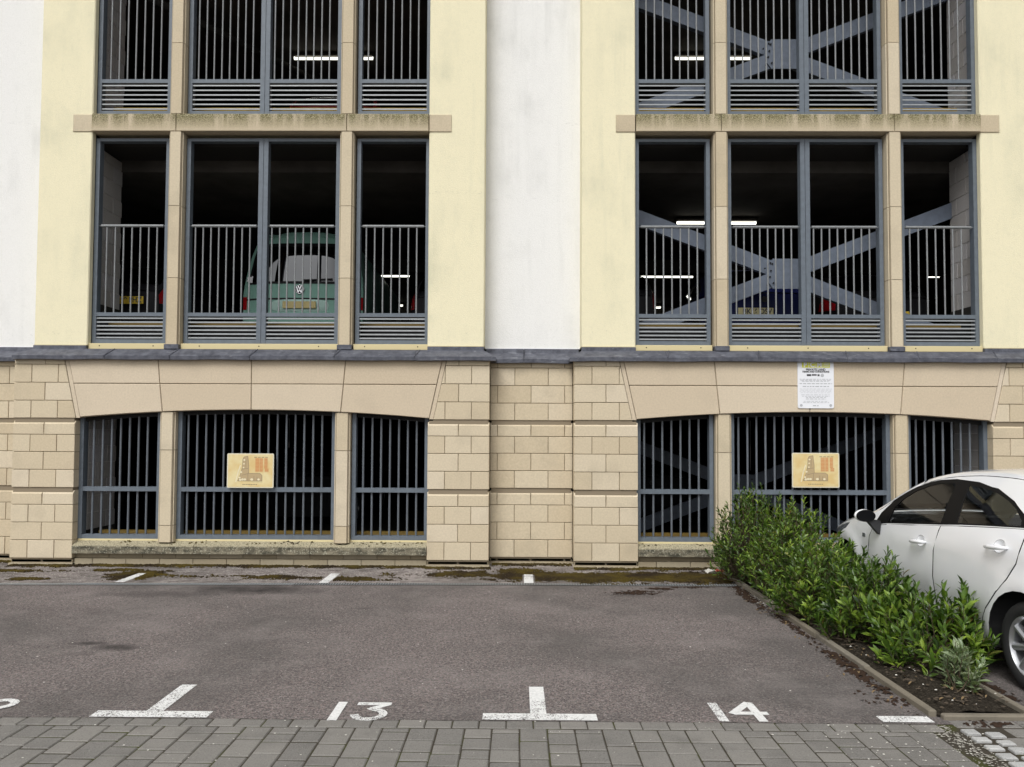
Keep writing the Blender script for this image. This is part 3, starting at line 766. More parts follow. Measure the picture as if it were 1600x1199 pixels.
for bc in BAYS:
    part('yellow_kerb', MB().box(bc-2.2, bc+2.2, .36, .46, .30, .412), 'yellow_paint')
    part('deck_upstand', MB().box(bc-2.25, bc+2.25, .475, .565, 2.84, 3.204), 'black')
    part('yellow_kerb', MB().box(bc-2.2, bc+2.2, .48, .56, 3.205, 3.262), 'yellow_paint')
    part('yellow_kerb', MB().box(bc-2.2, bc+2.2, .48, .56, 6.0, 6.25), 'yellow_bright')
part('soffit_pipe', MB().tube([(-5.7, .9, 8.2), (-3.6, 4.5, 8.35)], .06, 10), 'gloom_dark', smooth=True)
# steel cross bracing behind the right hand bay
def brace(zc, half):
    cx = 3.79; y = .90 if zc > 3 else 3.2
    g = MB(); g.prism([(cx-.25, zc-.13), (cx-.19, zc-.215), (cx+.19, zc-.215), (cx+.25, zc-.13), (cx+.25, zc+.13), (cx+.19, zc+.215), (cx-.19, zc+.215), (cx-.25, zc+.13)], 'y', y-.022, y-.002)
    gp = part('steel_brace', g, 'brace')
    for sx in (-1, 1):
        for sz in (-1, 1):
            a = Vector((cx+sx*.17, zc+sz*.075)); b = Vector((cx+sx*2.55, zc+sz*(.075+2.38*.385))); t = (b-a).normalized(); n = Vector((-t.y, t.x))*.105
            if zc > 3: b = b
            g = MB(); yy = y if sx*sz > 0 else y+.014
            g.prism([tuple(a-n), tuple(b-n), tuple(b+n), tuple(a+n)], 'y', yy, yy+.012)
            n2 = n*1.0; e = n.normalized()*.012
            g.prism([tuple(a+n-e), tuple(b+n-e), tuple(b+n), tuple(a+n)], 'y', yy+.0121, yy+.09)
            g.prism([tuple(a-n), tuple(b-n), tuple(b-n+e), tuple(a-n+e)], 'y', yy+.0121, yy+.09)
            part('brace_arm', g, 'brace', gp)
            for k in range(4):
                p = a+t*(.035+.045*k if k < 3 else .05)-n*.0+n.normalized()*(-.05 if k % 2 else .05)
                s_ = MB(); s_.tube([(p.x, y-.036, p.y), (p.x, y-.0225, p.y)], .013, 6); part('bolt', s_, 'black', gp)
for zc in (.85, 4.03, 7.21): brace(zc, 2.4)
# drainage channel along the foot of the bays
dc = thing('drainage_channel', 'narrow slotted metal drain running across the tarmac at the back of the bays', 'drain', (0, -1.09, 0))
L_ = MB()
for a, b in ((-9, 0), (0, 2.52)):
    for dy, wd in ((-.05, .012), (.04, .012)):
        L_.add([(a, drain_y(a)+1.09+dy, .007), (b, drain_y(b)+1.09+dy, .007), (b, drain_y(b)+1.09+dy+wd, .007), (a, drain_y(a)+1.09+dy+wd, .007)], [(0, 1, 2, 3)])
obj('channel_rim', L_, M['slat'], dc)
L_ = MB()
for a, b in ((-9, 0), (0, 2.52)):
    L_.add([(a, drain_y(a)+1.09-.05, .0045), (b, drain_y(b)+1.09-.05, .0045), (b, drain_y(b)+1.09+.05, .0045), (a, drain_y(a)+1.09+.05, .0045)], [(0, 1, 2, 3)])
obj('channel_trough', L_, M['black'], dc)
L_ = MB(); x = -9
while x < 2.5:
    dy = drain_y(x)+1.09; h = .0065 if x > -2.6 else .005
    L_.box(x, x+(.013 if x > -2.6 else .024), dy-.038, dy+.04, .002, h); x += .030
tag(obj('drain_grating', L_, M['bar'] if False else M['slat'], dc), kind='stuff')

# ------------------------------------------------------------------ cars
import numpy as np
def lerp(t, xs, ys): return float(np.interp(t, xs, ys))
CL = 4.20
def smooth(t, xs, ys):
    """smoothed piecewise curve (average of three shifted samples)"""
    h = (xs[-1]-xs[0])*.025
    return (lerp(t-h, xs, ys)+2*lerp(t, xs, ys)+lerp(t+h, xs, ys))/4
def c_plan(s): return smooth(s, [0, .05, .12, .25, .40, .60, .95, 1.35, 2.1, 3.1, 3.65, 3.95, 4.12, 4.20], [.60, .70, .78, .87, .93, .965, .99, 1, 1, 1, .98, .935, .87, .80])
def c_prof(z): return smooth(z, [.18, .3, .45, .6, .75, .88, .98, 1.06, 1.2, 1.4, 1.5], [.80, .835, .852, .86, .857, .845, .825, .795, .735, .645, .60])
def c_top(s): return smooth(s, [0, .08, .2, .43, .8, 1.0, 1.24, 1.44, 1.62, 1.78, 1.98, 2.2, 2.45, 2.8, 3.2, 3.5, 3.75, 3.95, 4.1, 4.2],
                            [.56, .64, .69, .755, .86, .905, .955, 1.03, 1.14, 1.225, 1.31, 1.365, 1.40, 1.425, 1.425, 1.395, 1.32, 1.16, 1.02, .93])
def c_mid(s): return smooth(s, [0, .08, .2, .5, .9, 1.15, 1.5, 1.95, 2.3, 2.8, 3.3, 3.65, 3.78, 4.08, 4.2],
                            [.62, .70, .78, .88, .965, 1.0, 1.19, 1.405, 1.46, 1.478, 1.465, 1.425, 1.385, 1.08, .97])
def c_side(s, z):
    W = c_plan(s)*c_prof(z)
    for c in (.73, 3.55):       # flared arches
        d = math.hypot(s-c, z-.30); W += .022*math.exp(-((d-.40)/.07)**2) if z < .85 else 0
    W -= .012*math.exp(-((z-.40)/.09)**2)*(1 if 1.2 < s < 3.0 else 0)    # scooped lower doors
    cl = .80+.085*(s-1.9); W += .006*math.exp(-((z-cl)/.035)**2)*(1 if 1.7 < s < 4 else 0)
    return W
def arc(cx, cz, r, n=28): return [(cx+r*math.cos(6.28318*i/n), cz+r*math.sin(6.28318*i/n)) for i in range(n)]
belt = lambda s: lerp(s, [1.25, 1.45, 1.605, 2.49, 3.05, 3.45], [.85, .888, .917, 1.007, 1.063, 1.093])
P_DOOR_F = [(1.36, .858), (1.285, .756), (1.262, .60), (1.275, .50), (1.33, .40), (1.36, .27), (2.42, .27), (2.43, .40), (2.43, .58), (2.437, .79), (2.478, .96), (2.49, 1.001), (2.05, .957), (1.605, .912), (1.45, .885)]
P_DOOR_R = [(2.49, 1.001), (2.478, .96), (2.437, .79), (2.43, .58), (2.43, .40), (2.42, .27), (3.05, .27), (3.10, .40), (3.16, .485), (3.29, .627), (3.39, .736), (3.46, .85), (3.488, .95), (3.492, 1.04), (3.47, 1.092), (3.05, 1.058), (2.75, 1.03)]
P_DLO = [(1.36, .872), (1.47, 1.0), (1.63, 1.144), (1.75, 1.21), (1.87, 1.267), (2.05, 1.318), (2.225, 1.351), (2.45, 1.371), (2.76, 1.365), (3.02, 1.333), (3.25, 1.258), (3.40, 1.18), (3.485, 1.11), (3.47, 1.096), (3.05, 1.063), (2.75, 1.035), (2.49, 1.006), (2.05, .962), (1.605, .917), (1.45, .89)]
P_GF = [(1.62, .93), (1.665, 1.073), (1.77, 1.162), (1.906, 1.235), (2.08, 1.292), (2.246, 1.327), (2.455, 1.338), (2.46, 1.188), (2.474, 1.022), (2.05, .976)]
P_GR = [(2.685, 1.044), (2.656, 1.204), (2.646, 1.335), (2.78, 1.333), (2.915, 1.322), (3.05, 1.298), (3.178, 1.262), (3.30, 1.21), (3.395, 1.14), (3.41, 1.104), (3.05, 1.075)]
P_HEAD = [(.10, .60), (.30, .655), (.52, .70), (.72, .775), (.80, .835), (.60, .795), (.40, .735), (.20, .675), (.12, .64)]
P_TAIL = [(3.80, .80), (4.05, .78), (4.19, .77), (4.19, .90), (4.10, 1.0), (4.00, 1.06), (3.90, 1.04), (3.82, .93)]
ell = lambda cx, cz, a, b, n=20: [(cx+a*math.cos(6.28318*i/n), cz+b*math.sin(6.28318*i/n)) for i in range(n)]
SIDE_REGIONS = [('skip', ell(2.235, .842, .058, .042)), ('skip', ell(3.27, .944, .058, .042)), ('skip', arc(.73, .30, .352)), ('skip', arc(3.55, .30, .372)), ('headlight', P_HEAD), ('tail_light', P_TAIL),
                ('window_f', P_GF), ('window_r', P_GR), ('trim', P_DLO), ('door_f', P_DOOR_F), ('door_r', P_DOOR_R)]
def inside(p, poly):
    c = False; x, y = p
    for i in range(len(poly)):
        (x1, y1), (x2, y2) = poly[i-1], poly[i]
        if (y1 > y) != (y2 > y) and x < (x2-x1)*(y-y1)/(y2-y1)+x1: c = not c
    return c
def side_panels():
    """triangulate the car's side once, with every panel outline as a constraint"""
    vs = []; es = []
    def loop(pts, closed=True):
        o = len(vs); vs.extend(Vector(p) for p in pts); n = len(pts)
        es.extend((o+i, o+(i+1) % n) for i in range(n if closed else n-1))
    N = 84
    outline = [(CL*i/N, .20+.03*max(0, 1-4*min(i/N, 1-i/N)*2)) for i in range(N+1)]+[(CL*i/N, c_top(CL*i/N)) for i in range(N, -1, -1)]
    loop(outline)
    for _, p in SIDE_REGIONS: loop(p)
    loop([(0, .585), (.38, .585), (.44, .30)], False); loop([(3.86, .30), (3.90, .66), (4.2, .66)], False)
    for i in range(71):
        for j in range(24):
            s = CL*i/70; z = .21+.054*j
            if z < c_top(s)-.02: vs.append(Vector((s+.0005*(j % 3), z)))
    r = geometry.delaunay_2d_cdt(vs, es, [], 0, 1e-5)
    pts = [tuple(v) for v in r[0]]; out = {}
    for f in r[2]:
        c = (sum(pts[i][0] for i in f)/len(f), sum(pts[i][1] for i in f)/len(f))
        if not inside(c, outline): continue
        for nm, p in SIDE_REGIONS:
            if inside(c, p): break
        else:
            nm = 'body'
            if c[0] < .44 and c[1] < .585 and c[0] < .38+(.585-c[1])*.22: nm = 'front_bumper'
            elif c[0] > 3.86 and c[1] < .66: nm = 'rear_bumper'
        out.setdefault(nm, []).append(f)
    return pts, out
SP, SF = side_panels()
def panel(nm, sgn, inset=.0055, depth=.012, off=0.):
    """one panel of the side as a thin shell whose edges turn in, leaving a shut line"""
    fs = SF[nm]; ec = {}
    for f in fs:
        for i in range(len(f)):
            e = (f[i], f[(i+1) % len(f)]); ec[e] = ec.get(e, 0)+1
    be = [e for e in ec if (e[1], e[0]) not in ec]
    nrm = {}
    for a, b in be:
        t = Vector((SP[b][0]-SP[a][0], SP[b][1]-SP[a][1]))
        if t.length < 1e-7: continue
        t.normalize()
        for k in (a, b): nrm.setdefault(k, Vector((0, 0))); nrm[k] += Vector((-t.y, t.x))
    g = MB(); ix = {}
    def P(k, dp=0):
        s, z = SP[k]
        if k in nrm and nrm[k].length > .1: d_ = nrm[k].normalized()*inset; s += d_.x; z += d_.y
        return (sgn*(c_side(s, z)+off-dp), CL/2-s, z)
    for f in fs:
        for k in f:
            if k not in ix: ix[k] = len(g.v); g.v.append(P(k))
    for f in fs:
        q = [ix[k] for k in f]; g.f.append(q if sgn < 0 else q[::-1]); g.mi.append(0)
    if depth:
        iy = {}
        for k in nrm: iy[k] = len(g.v); g.v.append(P(k, depth))
        for a, b in be:
            if a in iy and b in iy:
                q = [ix[b], ix[a], iy[a], iy[b]]; g.f.append(q if sgn < 0 else q[::-1]); g.mi.append(1)
    return g
def join(*gs):
    r = MB()
    for g in gs: r.add(g.v, g.f); r.mi[-len(g.f):] = g.mi
    return r
def top_grid(s0, s1, v0, v1, ns=16, nv=14, off=0.):
    """skin over the top of the car: v=0 at the roof rail, 1 on the centre line"""
    g = MB()
    for i in range(ns+1):
        s = s0+(s1-s0)*i/ns; u = c_top(s); m = c_mid(s); wd = c_side(s, u)
        for j in range(-nv, nv+1):
            v = j/nv; k = (1-abs(v)); vv = v0+(v1-v0)*k if True else 0
            # x from the rail to the middle, z by a quarter ellipse
            fr = 1-vv; x = (1 if v >= 0 else -1)*wd*fr; z = u+(m-u)*math.sqrt(max(0, 1-fr**2.2))+off
            g.v.append((x, CL/2-s, z))
    n = 2*nv+1
    for i in range(ns):
        for j in range(n-1): g.f.append([i*n+j, (i+1)*n+j, (i+1)*n+j+1, i*n+j+1]); g.mi.append(0)
    return g
def skirt(g, n, depth=.015):
    """turn the outer edge of a grid down"""
    rows = len(g.v)//n; rim = list(range(n))+[i*n+n-1 for i in range(1, rows)]+[(rows-1)*n+j for j in range(n-2, -1, -1)]+[i*n for i in range(rows-2, 0, -1)]
    o = len(g.v); g.v += [(g.v[k][0], g.v[k][1], g.v[k][2]-depth) for k in rim]
    for i in range(len(rim)): j = (i+1) % len(rim); g.f.append([rim[i], rim[j], o+j, o+i]); g.mi.append(0)
    return g
def end_cap(front, z0, z1, nz=8, nx=18, wfac=1., bulge=.07):
    g = MB(); s = 0 if front else CL
    for j in range(nz+1):
        z = z0+(z1-z0)*j/nz; wd = c_side(s, z)*wfac
        for i in range(nx+1):
            u = -1+2*i/nx; g.v.append((u*wd, (CL/2+bulge*(1-u*u*.9) if front else -CL/2-bulge*(1-u*u*.9))-(0 if front else 0), z))
    for j in range(nz):
        for i in range(nx):
            q = [j*(nx+1)+i, j*(nx+1)+i+1, (j+1)*(nx+1)+i+1, (j+1)*(nx+1)+i]; g.f.append(q[::-1] if front else q); g.mi.append(0)
    return g
def make_wheel(nm, par, x, y, sg):
    t = obj(nm, wheel_mesh()[0], None, par, loc=(x, y, .305))
    t.rotation_euler = (0, 0, 0 if sg > 0 else R(180))
    obj('tyre', wheel_mesh()[1], None, t); obj('rim', wheel_mesh()[2], None, t)
    return t
_wm = []
def wheel_mesh():
    if _wm: return _wm
    def lathe(prof, n=40):
        g = MB()
        for i in range(n):
            a = 6.28318*i/n
            for x, r in prof: g.v.append((x, r*math.cos(a), r*math.sin(a)))
        m = len(prof)
        for i in range(n):
            for j in range(m-1): g.f.append([i*m+j, i*m+j+1, ((i+1) % n)*m+j+1, ((i+1) % n)*m+j]); g.mi.append(0)
        g.fix = True; return g
    hub = lathe([(.02, .001), (.02, .16), (-.09, .165), (-.09, .001)]).mesh('brake_disc', M['plastic'], True, 30)
    tyre = lathe([(-.10, .205), (-.105, .25), (-.095, .288), (-.075, .303), (.055, .303), (.078, .290), (.088, .255), (.080, .214), (.070, .205)]).mesh('tyre', M['rubber'], True, 50)
    g = lathe([(-.10, .203), (.06, .203), (.076, .213), (.074, .205), (.055, .194), (.05, .188), (-.09, .185)])
    for k in range(8):
        a = 6.28318*k/8+.2
        def P(r, da, x): return (x, r*math.cos(a+da), r*math.sin(a+da))
        q = [P(.045, -.42, .052), P(.045, .42, .052), P(.193, .135, .058), P(.193, -.135, .058), P(.045, -.2, .064), P(.045, .2, .064), P(.190, .035, .070), P(.190, -.035, .070),
             P(.045, -.5, .02), P(.045, .5, .02), P(.193, .16, .03), P(.193, -.16, .03)]
        g.add(q, [(4, 5, 6, 7), (0, 4, 7, 3), (1, 2, 6, 5), (2, 3, 7, 6), (8, 0, 3, 11), (1, 9, 10, 2), (3, 2, 10, 11)])
    g.tube([(.02, 0, 0), (.07, 0, 0), (.074, 0, 0)], [.055, .052, .03], 20)
    _wm.extend([hub, tyre, g.mesh('rim', M['alloy'], True, 25)]); return _wm
def make_car(label, paint, loc, plate=None, group=None, rz=0, rear_only=False):
    car = thing('parked_car', label, 'car', loc, rz, group)
    pm = M[paint]; pk = [pm, M['black']]
    # fixed bodywork
    roof = top_grid(1.98, 3.70, 0, 1)
    rail = []
    for sg in (-1, 1): rail.append(panel('body', sg))
    # A pillars and rear pillars: the outermost strip of the top skin beside the glass
    def strip(s0, s1, ns=14):
        g = MB()
        for sg in (-1, 1):
            o = len(g.v)
            for i in range(ns+1):
                s = s0+(s1-s0)*i/ns; u = c_top(s); m = c_mid(s); wd = c_side(s, u)
                for fr in (1, .97, .93): g.v.append((sg*wd*fr, CL/2-s, u+(m-u)*math.sqrt(max(0, 1-fr**2.2))))
            for i in range(ns):
                for j in range(2): g.f.append([o+i*3+j, o+i*3+j+1, o+(i+1)*3+j+1, o+(i+1)*3+j]); g.mi.append(0)
        return g
    obj('body', join(*rail, strip(1.08, 1.98), strip(3.70, 4.2)), pk, car, smooth=True, angle=40)
    obj('roof', roof, pm, car, smooth=True)
    obj('bonnet', skirt(top_grid(.06, 1.06, .0, 1, 14), 29), pm, car, smooth=True, angle=40)
    obj('windscreen', top_grid(1.09, 1.96, .075, 1, 10), M['glass'], car, smooth=True)
    obj('rear_window', top_grid(3.735, 4.06, .09, 1, 8), M['glass'], car, smooth=True)
    obj('scuttle', top_grid(1.04, 1.10, .06, 1, 2, off=-.012), M['plastic'], car)
    tg = join(skirt(top_grid(4.065, 4.20, .08, 1, 4), 29), end_cap(False, .66, .945, 6))
    tl = obj('tailgate', tg, pm, car, smooth=True, angle=40)
    obj('spoiler', top_grid(3.66, 3.735, .1, 1, 3, off=.012), pm, tl, smooth=True)
    e = MB(); e.tube([(0, -CL/2-.085, .86), (0, -CL/2-.066, .86)], [.04, .045], 20); obj('badge', e, M['plastic'], tl, smooth=True, angle=40)
    rb = obj('rear_bumper', join(panel('rear_bumper', -1), panel('rear_bumper', 1), end_cap(False, .22, .655, 6, bulge=.10)), pk, car, smooth=True, angle=40)
    fb = obj('front_bumper', join(panel('front_bumper', -1), panel('front_bumper', 1), end_cap(True, .22, .60, 6, bulge=.12)), pk, car, smooth=True, angle=40)
    gr = MB(); gr.bbox(-.42, .42, CL/2+.02, CL/2+.115, .30, .44, .02); obj('grille', gr, M['plastic'], fb)
    for sg in (-1, 1):
        obj('headlight', panel('headlight', sg, .002, .03), [M['clear_lens'], M['black']], car, smooth=True, angle=40)
        obj('tail_light', panel('tail_light', sg, .003, .03, .004), [M['red_lens'], M['black']], car, smooth=True, angle=40)
        for k in ('f', 'r'):
            dr = obj('door', panel('door_'+k, sg, .0065, .014), pk, car, smooth=True, angle=40)
            obj('window', panel('window_'+k, sg, 0, 0, -.006), M['glass'], dr, smooth=True)
            hs_, hz = (2.245, .836) if k == 'f' else (3.28, .938)
            W = c_side(hs_, hz); tl_ = .085
            h = MB(); pts = [(sg*(c_side(hs_+a, hz+tl_*a)+o_), CL/2-(hs_+a), hz+tl_*a) for a, o_ in ((-.125, .002), (-.115, .028), (-.06, .037), (.03, .036), (.075, .028), (.085, .0))]
            h.tube(pts, [.008, .014, .017, .017, .014, .008], 10); obj('door_handle', h, pm, dr, smooth=True)
            d_ = MB(); n = 20      # dished recess behind the handle
            for k_, dp in ((1.10, .001), (.85, .006), (.5, .018), (.15, .024)):
                d_.v += [(sg*(c_side(hs_-.01+.058*k_*math.cos(t), hz+.006+.042*k_*math.sin(t))-dp), CL/2-(hs_-.01+.058*k_*math.cos(t)), hz+.006+.042*k_*math.sin(t)) for t in [6.28318*i/n for i in range(n)]]
            for a_ in range(3):
                for i in range(n): d_.f.append([a_*n+i, a_*n+(i+1) % n, (a_+1)*n+(i+1) % n, (a_+1)*n+i]); d_.mi.append(0)
            d_.f.append(list(range(3*n, 4*n))); d_.mi.append(0); d_.fix = True
            obj('handle_recess', d_, pm, dr, smooth=True)
        obj('window_trim', panel('trim', sg, 0, .012, -.002), [M['trim'], M['black']], car, smooth=True, angle=40)
        for s_, wn in ((.73, 'f'), (3.55, 'r')): make_wheel('wheel', car, sg*(.745), CL/2-s_, sg)
        # wing mirror on a black foot
        mb = MB(); cx = sg*.985; cy = CL/2-1.50
        for i in range(9):
            for j in range(14):
                t = -math.pi/2+math.pi*i/8; p = 6.28318*j/14
                mb.v.append((cx+.092*math.cos(t)*math.cos(p), cy+.055*math.sin(t)+.03, .975+.060*math.cos(t)*math.sin(p)))
        for i in range(8):
            for j in range(14): mb.f.append([i*14+j, i*14+(j+1) % 14, (i+1)*14+(j+1) % 14, (i+1)*14+j]); mb.mi.append(0)
        mb.fix = True; mi = obj('wing_mirror', mb, pm, car, smooth=True)
        mg = MB(); mg.add([(cx+.089*math.cos(t), cy-.008, .975+.058*math.sin(t)) for t in [6.28318*k/20 for k in range(20)]]+[(cx+.086*math.cos(t), cy-.027, .975+.055*math.sin(t)) for t in [6.28318*k/20 for k in range(20)]],
                          [list(range(20, 40))]+[(k, (k+1) % 20, 20+(k+1) % 20, 20+k) for k in range(20)]); mg.fix = True
        obj('mirror_glass', mg, M['trim'], mi)
        ft = MB(); ft.prism([(cx*.98, .95), (cx*.86, .93), (cx*.835, .82), (cx*.87, .80), (cx*.985, .93)], 'y', cy-.01, cy+.05); obj('mirror_foot', ft, M['plastic'], mi)
        rp = MB(); W = c_side(1.17, .76); rp.bbox(min(sg*(W-.01), sg*(W+.006)), max(sg*(W-.01), sg*(W+.006)), CL/2-1.20, CL/2-1.14, .735, .775, .003); obj('side_repeater', rp, M['clear_lens'], car)
    # underbody and cabin
    ub = MB()
    N = 40
    for sg in (-1, 1):
        o = len(ub.v)
        for i in range(N+1):
            s = .04+(CL-.08)*i/N
            near = any(abs(s-c) < .40 for c in (.73, 3.55)); zt = min(belt(max(1.25, min(3.45, s)))-.05, c_top(s)-.03)
            for z in (.20, .34, .55, .75, zt):
                zz = min(z, zt); wd = c_side(s, zz)-.03
                if near and zz < .72: wd = min(wd, .56)
                ub.v.append((sg*wd, CL/2-s, zz))
        for i in range(N):
            for j in range(4): ub.f.append([o+i*5+j, o+i*5+j+1, o+(i+1)*5+j+1, o+(i+1)*5+j]); ub.mi.append(0)
    ub.box(-.56, .56, -CL/2+.1, CL/2-.1, .19, .30); ub.box(-.60, .60, CL/2-1.15, CL/2-1.12, .3, .86); ub.box(-.62, .62, -CL/2+.12, -CL/2+.15, .25, .90)
    obj('underbody', ub, M['black'], car)
    db = MB(); db.bbox(-.66, .66, CL/2-1.62, CL/2-1.15, .72, .965, .05); obj('dashboard', db, M['cabin'], car, smooth=True, angle=30)
    sw = MB(); ct = Vector((.36, CL/2-1.80, .90)); n = 24
    sw.tube([ct+Vector((.18*math.cos(t), .07*math.sin(t), .165*math.sin(t))) for t in [6.28318*k/n for k in range(n+1)]], .016, 8, False); sw.tube([ct+Vector((0, .2, -.1)), ct], .03, 8)
    sw.tube([ct-Vector((.17, 0, 0)), ct, ct+Vector((.17, 0, 0))], .018, 8); obj('steering_wheel', sw, M['plastic'], car, smooth=True)
    for s_, xs_ in ((2.28, (-.36, .36)), (3.12, (-.38, .38))):
        for xx in xs_:
            st = MB(); st.bbox(xx-.25, xx+.25, CL/2-s_, CL/2-s_+.5, .33, .50, .05)
            st.prism([(CL/2-s_+.06, .45), (CL/2-s_-.06, .47), (CL/2-s_-.24, 1.02), (CL/2-s_-.15, 1.06), (CL/2-s_-.06, .9)], 'x', xx-.24, xx+.24)
            seat = obj('seat', st, M['cabin'], car, smooth=True, angle=35)
            hr = MB(); hr.bbox(xx-.13, xx+.13, CL/2-s_-.29, CL/2-s_-.18, 1.09, 1.25, .04); obj('headrest', hr, M['cabin'], seat, smooth=True, angle=40)
    if plate:
        txt, bgm, px, pz = plate
        p = MB(); p.bbox(px-.26, px+.26, -CL/2-.115, -CL/2-.104, pz-.056, pz+.056, .004); pl = obj('number_plate', p, M[bgm], car)
        if txt: obj('plate_lettering', text_mesh(txt, .108, M['ink'], .003, align='RIGHT', w=.92), None, pl, loc=(px+.235, -CL/2-.1165, pz))
    return car
white = make_car('white five door hatchback parked nose in beside the shrub bed', 'car_white', (4.25, -3.30, 0))
DK = 2.884
make_car('black hatchback with yellow plate behind the bars of the left pane', 'car_black', (-6.08, 3.42, DK), ('69 PHZ', 'plate_yellow', .27, .80), 'cars parked on the first deck')
make_car('dark blue hatchback behind the grey steel cross brace', 'car_blue', (3.62, 3.50, DK), ('BK66 DSV', 'plate_white', -.14, .67), 'cars parked on the first deck')
make_car('black hatchback in shadow beside the right blockwork return wall', 'car_black', (5.55, 3.85, DK), ('', 'plate_yellow', .10, .68), 'cars parked on the first deck')
make_car('dark hatchback mostly behind the white wall, red lamp showing in the first right pane', 'car_black', (1.32, 3.7, DK), None, 'cars parked on the first deck')
make_car('dark hatchback seen past the two short strip lights in the third left pane', 'car_black', (-.92, 3.9, DK), None, 'cars parked on the first deck')
make_car('red hatchback on the second deck glimpsed through louvre slats', 'car_red', (-3.05, 4.2, 5.95), None)
for k, (x, lab) in enumerate(((-3.9, 'black car parked inside the left ground floor grille'), (2.4, 'black car parked inside the right ground floor grille'))):
    make_car(lab, 'car_black', (x, 6.1, .01), None, 'cars inside the ground floor')

# ------------------------------------------------------------------ sage green van on the first deck, tail towards the street
van = thing('parked_van', 'sage green van with round emblem on its tailgate behind the bars', 'van', (-3.42, 1.85, DK))
def v_half(z): return smooth(z, [.25, .45, .9, 1.15, 1.5, 1.75, 1.86, 1.93], [.90, .945, .95, .93, .87, .80, .70, .45])
def v_back(z, u): return -.02+smooth(z, [.25, .5, .95, 1.1, 1.6, 1.85, 1.95], [.05, .0, .02, .05, .135, .22, .34])+.16*abs(u)**4+.03*u*u
def v_face(z0, z1, u0, u1, off=0, nz=10, nu=14):
    g = MB()
    for j in range(nz+1):
        z = z0+(z1-z0)*j/nz
        for i in range(nu+1):
            u = u0+(u1-u0)*i/nu; g.v.append((u*v_half(z), v_back(z, u)-off, z))
    for j in range(nz):
        for i in range(nu): g.f.append([j*(nu+1)+i, j*(nu+1)+i+1, (j+1)*(nu+1)+i+1, (j+1)*(nu+1)+i]); g.mi.append(0)
    return g
bd = v_face(.28, 1.93, -1, 1, 0, 30, 28)
ring = [(.28+1.65*j/30) for j in range(31)]
for sg in (-1, 1):
    o = len(bd.v)
    for yy in (0, .5, 4.6):
        for z in ring: bd.v.append((sg*v_half(z)*(1 if yy < 4 else .9), v_back(z, 1)+yy if yy else v_back(z, 1), z))
    for a in range(2):
        for j in range(30): bd.f.append([o+a*31+j, o+a*31+j+1, o+(a+1)*31+j+1, o+(a+1)*31+j]); bd.mi.append(0)
bd.add([(-.45, .62, 1.93), (.45, .62, 1.93), (.40, 5, 1.93), (-.40, 5, 1.93)], [(0, 1, 2, 3)])
bd.fix = True; obj('body', bd, M['van_green'], van, smooth=True, angle=45)
obj('rear_window', v_face(1.09, 1.66, -.86, .86, .008, 8, 16), M['van_glass'] if 'van_glass' in M else M['dark_glass'], van, smooth=True)
obj('window_surround', v_face(1.05, 1.72, -.92, .92, .004, 8, 16), M['trim'], van, smooth=True)
sp = MB()
sp.prism([(.26, 1.80), (.20, 1.83), (.34, 1.90), (.44, 1.88)], 'x', -.72, .72); obj('roof_spoiler', sp, M['van_green'], van)
wp = MB(); wp.tube([(.05, v_back(1.12, 0)-.03, 1.105), (.50, v_back(1.14, .5)-.03, 1.125)], .012, 6); obj('wiper', wp, M['plastic'], van)
obj('tailgate_shut_line', v_face(.795, .825, -.93, .93, .003, 1, 20), M['black'], van)
tr = MB(); n = 20; ring = [(math.copysign(abs(math.cos(t))**.5, math.cos(t))*.42, math.copysign(abs(math.sin(t))**.6, math.sin(t))*.085) for t in [6.28318*k/n for k in range(n)]]
tr.add([(x, v_back(.70, x/.95)-.012, .70+z) for x, z in ring]+[(x*1.08, v_back(.70, x/.95)-.002, .70+z*1.18) for x, z in ring], [(k, (k+1) % n, n+(k+1) % n, n+k) for k in range(n)]+[list(range(n))]); tr.fix = True
obj('plate_recess', tr, M['van_pale'] if 'van_pale' in M else M['van_green'], van, smooth=True, angle=40)
p = MB(); p.bbox(-.26, .26, v_back(.7, 0)-.030, v_back(.7, 0)-.018, .655, .765, .004); obj('number_plate', p, M['plate_faded'], van)
for sg in (-1, 1): obj('tail_light', v_face(.66, .86, *(sorted((sg*.92, sg*1.0))), .006, 6, 4), M['red_lens'], van, smooth=True)
em = MB(); cz = .955; yb = v_back(cz, 0)-.018; n = 32
em.tube([(.066*math.cos(6.28318*k/n), yb, cz+.066*math.sin(6.28318*k/n)) for k in range(n+1)], .008, 6, False)
emb = obj('emblem', em, M['chrome'], van, smooth=True)
dk = MB(); dk.tube([(0, yb+.012, cz), (0, yb+.004, cz)], .062, 28); obj('emblem_disc', dk, M['black'], emb)
lt = MB()
def bar2(a, b, w_=.013): 
    a, b = Vector(a), Vector(b); t = (b-a).normalized(); nn = Vector((-t.y, t.x))*w_/2
    lt.prism([tuple(a-nn), tuple(b-nn), tuple(b+nn), tuple(a+nn)], 'y', yb-.006, yb+.004)
for sg in (-1, 1):
    bar2((sg*.026, cz+.060), (sg*.002, cz+.006)); bar2((sg*.048, cz+.042), (sg*.024, cz-.052)); bar2((sg*.024, cz-.052), (sg*.002, cz-.004))
obj('emblem_letters', lt, M['chrome'], emb)
sr = MB()
for k in range(26): 
    a = random.uniform(0, 6.28); r_ = random.uniform(.01, .06); px, pz = -.84+r_*math.cos(a), 1.13+r_*math.sin(a)
    sr.add([(px+dx*.018, v_back(pz, px/.93)-.012, pz+dz*.018) for dx, dz in ((-1, -.4), (.3, -1), (1, .5), (-.2, 1))], [(0, 1, 2, 3)])
obj('window_sticker', sr, M['sign_white'], van)
for ch in van.children: ch.location.z = .13
for sg in (-1, 1):
    for yy in (.95, 3.95): make_wheel('wheel', van, sg*.83, yy, sg)

